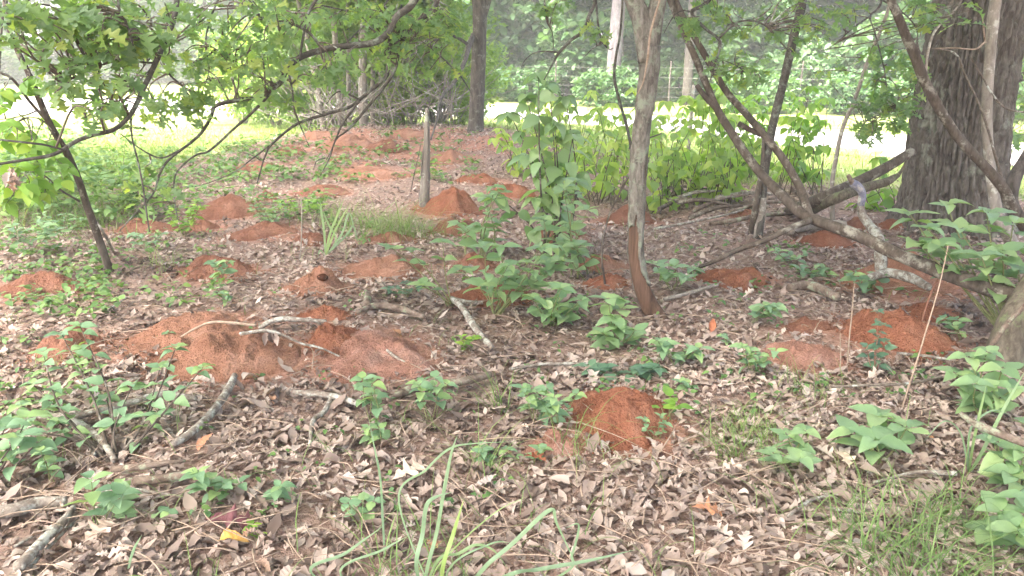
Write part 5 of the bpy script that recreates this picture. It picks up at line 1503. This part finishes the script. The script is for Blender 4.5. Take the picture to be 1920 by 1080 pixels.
# field grass beyond the wood
rgf = np.random.default_rng(31)
pts = []
while len(pts) < 15000:
    y = rgf.uniform(7, 24)
    x = rgf.uniform(-.8, .8) * y
    f = float(edge_y(x))
    if y < f - .6 or y > f + 11: continue
    q = np.interp(x, near_e[::-1, 0], near_e[::-1, 1]); q2 = np.interp(x, far_e[::-1, 0], far_e[::-1, 1])
    if q - .1 < y < q2 + .1: continue
    pts.append((x, y))
pts = np.array(pts); pz = H(pts[:, 0], pts[:, 1])
ac, tn = blades(np.c_[pts, pz - .02], .32, .012, 1.3, 33, seg=3)
me = ac.mesh('field_grass', 'field_blade')
at = me.attributes.new('tone', 'FLOAT', 'POINT'); at.data.foreach_set('value', tn.astype(np.float32))
tag(link('field_grass', me), 'sunlit meadow grass along the field edge beyond the trees', 'grass', kind='stuff')

# ------------------------------------------------------------------ sticks and logs on the ground
STG = 'dead sticks and logs on the ground'
def stick(label, pts, wpx, mat, name='dead_stick', lift=0.5, rough=.14, sides=12, forks=(), cat='stick', seed=0):
    q = [G(*p[:2]) if len(p) == 2 else P(*p) for p in pts]
    d = np.mean([np.linalg.norm(v - CAMP) for v in q])
    rr = [w * .40 * d / FPX for w in wpx]
    for i_, v in enumerate(q):
        if len(pts[i_]) == 2:
            v[2] += rr[min(i_, len(rr) - 1)] * .8 + .032 + lift * .01
    root = thing(name, label, cat, onground(q[0]), STG)
    V, F = tube_vf(catmull(q, 8), rr, sides, rough, seed, 12)
    part('wood', mesh_np('wood', V, F, mat), root)
    for fk, fw in forks:
        qq = [G(*p[:2]) if len(p) == 2 else P(*p) for p in fk]
        fr = [w / 2 * d / FPX for w in fw]
        for i_, v in enumerate(qq):
            if len(fk[i_]) == 2: v[2] += fr[min(i_, len(fr) - 1)] + .02
        V, F = tube_vf(catmull(qq, 8), fr, 8, rough, seed + 1, 12)
        part('side_twig', mesh_np('side_twig', V, F, mat), root)
    return root
stick('thick pale lichen stick pointing down left from the left mound cluster', [(442, 724), (430, 752), (400, 795), (365, 830), (325, 855)], [15, 18, 18, 17, 14], 'lichen_wood', seed=1)
stick('thick grey log end at the lower left edge', [(-30, 992), (30, 984), (80, 972), (128, 962)], [26, 26, 24, 18], 'lichen_wood', seed=2, sides=16)
stick('frayed dead stick running to the bottom left corner', [(40, 1095), (85, 1045), (120, 1005), (142, 975)], [22, 20, 18, 12], 'lichen_wood', seed=3, forks=[([(60, 1080), (105, 1030), (150, 985)], [6, 5, 3]), ([(30, 1040), (90, 1010), (140, 1000)], [5, 4, 3])])
stick('dark short log among twigs at lower left', [(255, 925), (300, 925), (345, 920), (368, 915)], [18, 20, 20, 16], 'rotten_wood', seed=4)
stick('weathered grey branch end lying above the short dark log', [(215, 902), (270, 898), (320, 890), (350, 882)], [14, 14, 11, 6], 'rotten_wood', seed=5, forks=[([(230, 915), (300, 910), (360, 905)], [6, 6, 4])])
stick('long thin twig below the short dark logs', [(180, 948), (240, 940), (300, 948), (345, 952)], [7, 7, 6, 4], 'lichen_wood', seed=6)
stick('grey branch lying left under the oval leaf sapling', [(30, 793), (90, 800), (140, 800), (200, 790), (260, 772), (310, 758), (370, 765)], [12, 15, 15, 14, 16, 15, 10], 'lichen_wood', seed=7, forks=[([(140, 800), (175, 825), (200, 850), (218, 880)], [12, 12, 11, 9]), ([(130, 790), (160, 830), (180, 870)], [7, 7, 6])])
stick('thick mossy log in the middle of the litter', [(728, 768), (770, 752), (810, 742), (860, 736), (918, 722)], [12, 22, 22, 20, 16], 'rotten_wood', seed=8, sides=16)
stick('forked pale branch left of the thick mossy log', [(552, 756), (590, 756), (622, 760), (650, 768), (672, 776)], [12, 13, 14, 14, 12], 'lichen_wood', seed=9, forks=[([(622, 760), (608, 785), (588, 805), (582, 850)], [10, 10, 9, 5])])
stick('lichen-covered stick slanting in the centre below the shrub', [(848, 573), (866, 592), (884, 622), (905, 650), (922, 668)], [14, 15, 16, 15, 12], 'lichen_wood', seed=10, forks=[([(850, 575), (880, 580), (905, 577)], [14, 12, 8])])
stick('curved pale stick on top of the left mound cluster', [(x_, y_, MB[3][0][1] + .02) for x_, y_ in ((487, 616), (505, 604), (530, 598), (570, 600), (612, 602))], [10, 12, 12, 10, 8], 'lichen_wood', seed=11, lift=7)
stick('thin twig with hanging dead leaves over the left mound cluster', [(x_, y_, MB[2][0][1] + .12) for x_, y_ in ((335, 634), (370, 614), (400, 604), (440, 606), (480, 610))], [4, 5, 6, 7, 6], 'dry_stalk', seed=12, lift=12)
tw1 = stick('slender twig drooping over the right side of the left cluster', [(x_, y_, MB[2][0][1] + .02) for x_, y_ in ((450, 626), (500, 620), (535, 630), (565, 644), (600, 652), (640, 670))], [8, 9, 6, 5, 5, 4], 'lichen_wood', seed=13, lift=11)
for q in range(3):
    put_leaf(tw1, DRYM[(3, 6, 4)[q]], P(500 + 8 * q, 622, MB[2][0][1]), (.2 * (q - 1), -.2, -1), .075, (0, -1, .2), name='dead_leaf')
stick('short curved twig on the crusty pink apron', [(712, 640), (716, 660), (735, 680), (760, 695)], [4, 7, 7, 6], 'lichen_wood', seed=14)
stick('white slender stick lying behind the front mound', [(955, 708), (1010, 700), (1060, 698), (1105, 697)], [7, 8, 8, 6], 'lichen_wood', seed=15)
stick('pale straight stick right of the peeling tree', [(1245, 575), (1290, 563), (1345, 546)], [9, 9, 8], 'pale_stem', seed=16)
stick('pale barkless log under the curved stem', [(1478, 448), (1500, 440), (1540, 436), (1585, 436)], [18, 22, 22, 18], 'pale_stem', seed=17, sides=16)
stick('short lichen-green log behind the right mounds', [(1478, 556), (1510, 552), (1540, 560), (1568, 574)], [18, 22, 22, 18], 'rotten_wood', seed=18, sides=16)
stick('lichen log lying on top of the big right mound', [(1625, 558), (1660, 552), (1700, 560), (1735, 578)], [16, 22, 22, 16], 'lichen_wood', seed=19, lift=9, sides=14)
stick('lichen-spotted dark branch poking in from the right edge', [(1800, 775, 2.9), (1830, 795, 2.85), (1870, 812, 2.8), (1935, 835, 2.75)], [11, 15, 16, 18], 'rotten_wood', seed=20)
stick('thin dark twig lying across the worn soil at right', [(1555, 760), (1620, 756), (1700, 750), (1760, 738)], [5, 6, 6, 5], 'twig_bark', seed=21, lift=5)
stick('small twig in the litter of the lower right', [(1475, 990), (1510, 965), (1530, 955), (1580, 945)], [8, 8, 7, 5], 'lichen_wood', seed=22)
stick('short lichen twig left of the bottom right tuft', [(1545, 975), (1580, 977), (1615, 983)], [7, 8, 7], 'lichen_wood', seed=23)
stick('whitish broken stick under the big flat-leaved seedling', [(1635, 925), (1670, 918), (1720, 905), (1790, 908)], [6, 7, 8, 10], 'lichen_wood', seed=24)
stick('long twig in front of the big orange right mound', [(1680, 676), (1730, 682), (1790, 690)], [6, 6, 5], 'lichen_wood', seed=25)
stick('rotting log behind the pink soil apron', [(670, 600), (705, 590), (750, 595), (795, 610)], [10, 16, 18, 12], 'rotten_wood', seed=26)
stick('tiny stump of rotten wood behind the left mound cluster', [(688, 590), (690, 575), (686, 556)], [20, 16, 8], 'rotten_wood', seed=27, cat='stump', name='rotten_stump')
stick('grey twig slanting left of the tan domes', [(205, 592), (225, 580), (240, 568)], [4, 4, 3], 'lichen_wood', seed=28)
stick('long thin branch on the ground left of the pale-based sapling', [(1225, 450), (1290, 438), (1350, 425), (1440, 400)], [6, 6, 5, 4], 'lichen_wood', seed=29, lift=6)
stick('old dark branch on the ground before the pale-based sapling', [(1330, 430), (1375, 425), (1420, 415), (1470, 412)], [10, 11, 10, 8], 'rotten_wood', seed=30)

# brush pile, poles and snag
Dp = 7.6
pl = thing('leaning_pole', 'upper long pole leaning on the oak from the brush pile', 'log', G(1480, 398), 'poles leaning at the oak')
tube('wood', pl, [G(1478, 402, .03), P(1540, 372, 6.8), P(1600, 345, 6.9), P(1660, 315, 7.0), P(1712, 283, 7.1)], [.05, .05, .048, .045, .04], 'brown_bark', 14, 8, .08, 3)
pl = thing('leaning_pole', 'lower mossy pole below the other one, ending in a broken tip', 'log', G(1510, 408), 'poles leaning at the oak')
tube('wood', pl, [G(1505, 408, .03), P(1560, 375, 6.6), P(1620, 352, 6.7), P(1660, 342, 6.75), P(1685, 328, 6.8)], [.045, .045, .04, .036, .02], 'mossy_bark', 14, 8, .12, 4)
tube('side_twig', pl, [P(1680, 332, 6.8), P(1690, 320, 6.8), P(1700, 300, 6.82)], [.02, .014, .006], 'mossy_bark', 8, 5, .1)
sn = thing('blue_snag', 'crooked grey snag with a blue-stained bent top', 'snag', G(1660, 470))
Ds = 5.9
sp_ = [P(1662, 476, Ds - .35), P(1648, 452, Ds - .2), P(1632, 425, Ds - .05), P(1618, 405, Ds), P(1614, 385, Ds), P(1617, 365, Ds), P(1609, 350, Ds), P(1598, 343, Ds)]
sp_[0] = onground(sp_[0], -.03)
tube('wood', sn, sp_[:6], [.045, .04, .035, .03, .024, .024], 'lichen_wood', 14, 8, .16, 3)
tube('blue_top', sn, [sp_[4], sp_[5], sp_[6], sp_[7]], [.026, .028, .032, .03], 'blue_paint', 14, 8, .16, 4)
tube('upright_stub', sn, [P(1600, 346, Ds), P(1594, 335, Ds), P(1590, 328, Ds)], [.02, .018, .014], 'rotten_wood', 10, 5, .12)
BP = [(1250, 372, 1340, 362), (1255, 380, 1350, 372), (1240, 392, 1330, 378), (1270, 395, 1365, 390), (1215, 365, 1290, 358), (1300, 400, 1400, 380), (1235, 402, 1300, 372), (1340, 385, 1460, 370), (1370, 398, 1480, 390), (1290, 415, 1390, 405)]
BPL = ['topmost pale stick of the brush pile behind the peeling tree', 'second stick from the top of the brush pile', 'grey stick crossing the middle of the brush pile', 'low stick at the front of the brush pile', 'left end stick of the brush pile beside the peeling trunk',
       'slanted stick on the right half of the brush pile', 'steep stick at the left of the brush pile', 'long stick at the right end of the brush pile', 'lower right stick of the brush pile by the pale sapling foot', 'foremost flat stick before the brush pile']
for k, (xa, ya, xb, yb) in enumerate(BP):
    a_, b_ = G(xa, ya + 10), G(xb, yb + 14)
    a_[2] += .05 + .03 * (k % 4); b_[2] += .08 + .03 * ((k + 2) % 4)
    root = thing('brush_stick', BPL[k], 'stick', a_, 'sticks of the brush pile')
    tube('wood', root, [a_, (a_ + b_) / 2 + np.array([0, 0, .04]), b_], [.024, .022, .012], ['brown_bark', 'lichen_wood', 'rotten_wood'][k % 3], 8, 6, .14, k)

# dry stalks
DG = 'dry upright weed stalks'
def stalk(label, pts, w=3, mat='dry_stalk'):
    b0 = G(*pts[0])
    q = [b0] + [P(x, y, b0[1] + dd) for x, y, dd in pts[1:]]
    root = thing('dry_stalk', label, 'stalk', b0, DG)
    tube('stem', root, q, [w * .36 * b0[1] / FPX, w * .34 * b0[1] / FPX, w * .2 * b0[1] / FPX], mat, 6)
    return root
stalk('tall dry stalk slanting up right before the big orange mound', [(1690, 770), (1715, 690, 0), (1735, 625, .05), (1760, 540, .1), (1778, 460, .15)], 5)
stalk('thin upright dry stalk left of the big orange mound', [(1588, 700), (1592, 640, 0), (1597, 590, 0), (1602, 530, .05)], 4)
stalk('short dry stalk right of the worn pink mound', [(1575, 705), (1576, 660, 0), (1575, 625, 0)], 3)
stalk('dry stalk leaning by the large bottom right tuft', [(1715, 990), (1705, 950, 0), (1695, 925, 0), (1685, 895, .05)], 5)
stalk('thin stalk standing on the front mound', [(1150, 812), (1150, 790, 0), (1149, 760, 0)], 3, 'red_stem')
stalk('bare twig shoot standing on the pink apron', [(738, 665), (735, 645, 0), (728, 628, 0)], 3, 'red_stem')
stalk('pale hooked stalk left of the tan mound with the hole', [(562, 490), (565, 450, 0), (566, 400, 0), (565, 370, .1)], 4, 'pale_stem')
stalk('thin dark vine stem hanging before the peeling tree', [(1135, 540), (1128, 470, 0), (1140, 410, .1), (1165, 355, .1), (1185, 320, .1), (1200, 270, .1), (1240, 250, .2)], 6, 'brown_bark')
stalk('thin crooked vine climbing left of the peeling trunk', [(1182, 440), (1184, 300, 0), (1176, 240, 0), (1162, 192, 0), (1152, 145, 0), (1155, 105, 0), (1163, 60, 0), (1168, -20, 0), (1170, -150, 0)], 8, 'limb_bark')
stalk('dry bare shoot in front of the pale wide mound', [(1645, 520), (1660, 500, -.1), (1685, 470, -.1), (1710, 440, -.1)], 3, 'red_stem')
stalk('reddish bare shoot rising under the low curved stem', [(1725, 620), (1735, 580, 0), (1750, 540, 0), (1770, 505, 0)], 5, 'red_stem')
stalk('thin dry stem left of the fence post', [(770, 360), (778, 320, 0), (785, 290, 0), (790, 268, 0)], 3, 'brown_bark')

# stray thin grass through the litter
rgw = np.random.default_rng(77)
wp = []
while len(wp) < 700:
    y = 1.8 + 7 * rgw.random() ** 1.3; x = rgw.uniform(-.72, .72) * y
    if mound_cover(x, y, 1) > .3 or fbm(x * .9, y * .9, 0, 55, 2) < .5: continue
    for _ in range(rgw.integers(1, 5)):
        wp.append(onground((x + rgw.normal(0, .03), y + rgw.normal(0, .03), 0), .01))
ac, tn = blades(wp, .20, .0028, 1.7, 78)
me = ac.mesh('wispy_grass', 'grass_blade')
at = me.attributes.new('tone', 'FLOAT', 'POINT'); at.data.foreach_set('value', tn.astype(np.float32))
tag(link('wispy_grass', me), 'stray thin grass blades growing up through the dead leaves', 'grass', kind='stuff')
rgw = np.random.default_rng(79)
wp = []
while len(wp) < 3200:
    p_ = P(rgw.uniform(-60, 330), 300, rgw.uniform(8, 13.5))
    if p_[1] < edge_y(p_[0]) - 1.2: continue
    wp.append(onground(p_, -.02))
ac, tn = blades(wp, .55, .007, 1.2, 80, seg=4)
me = ac.mesh('tall_grass', 'field_blade')
at = me.attributes.new('tone', 'FLOAT', 'POINT'); at.data.foreach_set('value', tn.astype(np.float32))
tag(link('tall_grass', me), 'tall wispy sunlit grass behind the leaning sapling', 'grass', kind='stuff')

# loose twigs scattered through the litter
tg = Acc()
rg = random.Random(5)
for k in range(900):
    y = 1.8 + 7 * rg.random() ** 1.5
    x = rg.uniform(-.72, .72) * y
    if mound_cover(x, y, 1) > .5 and rg.random() < .8: continue
    a = rg.uniform(0, 6.28); l = rg.uniform(.06, .35)
    p0 = onground((x, y, 0), rg.uniform(.03, .06)); p1 = onground((x + math.cos(a) * l, y + math.sin(a) * l, 0), rg.uniform(.03, .07))
    mid = (p0 + p1) / 2 + np.array([rg.gauss(0, .015), rg.gauss(0, .015), rg.uniform(0, .025)])
    tg.add(*tube_vf(catmull([p0, mid, p1], 3), [rg.uniform(.0015, .004), .0022, .001], 5))
tag(link('twig_litter', tg.mesh('twig_litter', 'dry_stalk')), 'thin dry twigs and straws strewn through the leaf litter', 'twigs', kind='stuff')

# ------------------------------------------------------------------ haze volume: fades far things and imitates lens veil
m, nt, out = nmat('haze_air')
pv = nt.nodes.new('ShaderNodeVolumePrincipled')
pv.inputs['Color'].default_value = (.93, .95, .95, 1)
pv.inputs['Density'].default_value = HAZE
pv.inputs['Anisotropy'].default_value = 0.2
nt.links.new(pv.outputs[0], out.inputs['Volume'])
hx, hy0, hy1, hz0, hz1 = 172, -168, 186, -2.0, 19.0
HV = np.array([(x, y, z) for z in (hz0, hz1) for x, y in ((-hx, hy0), (hx, hy0), (hx, hy1), (-hx, hy1))], float)
HF = np.array([(3, 2, 1, 0), (4, 5, 6, 7), (0, 1, 5, 4), (1, 2, 6, 5), (2, 3, 7, 6), (3, 0, 4, 7)])
tag(link('haze', mesh_np('haze', HV, HF, 'haze_air', smoothf=False)), 'pale haze filling the air, added to imitate lens veil too', 'haze', kind='stuff')
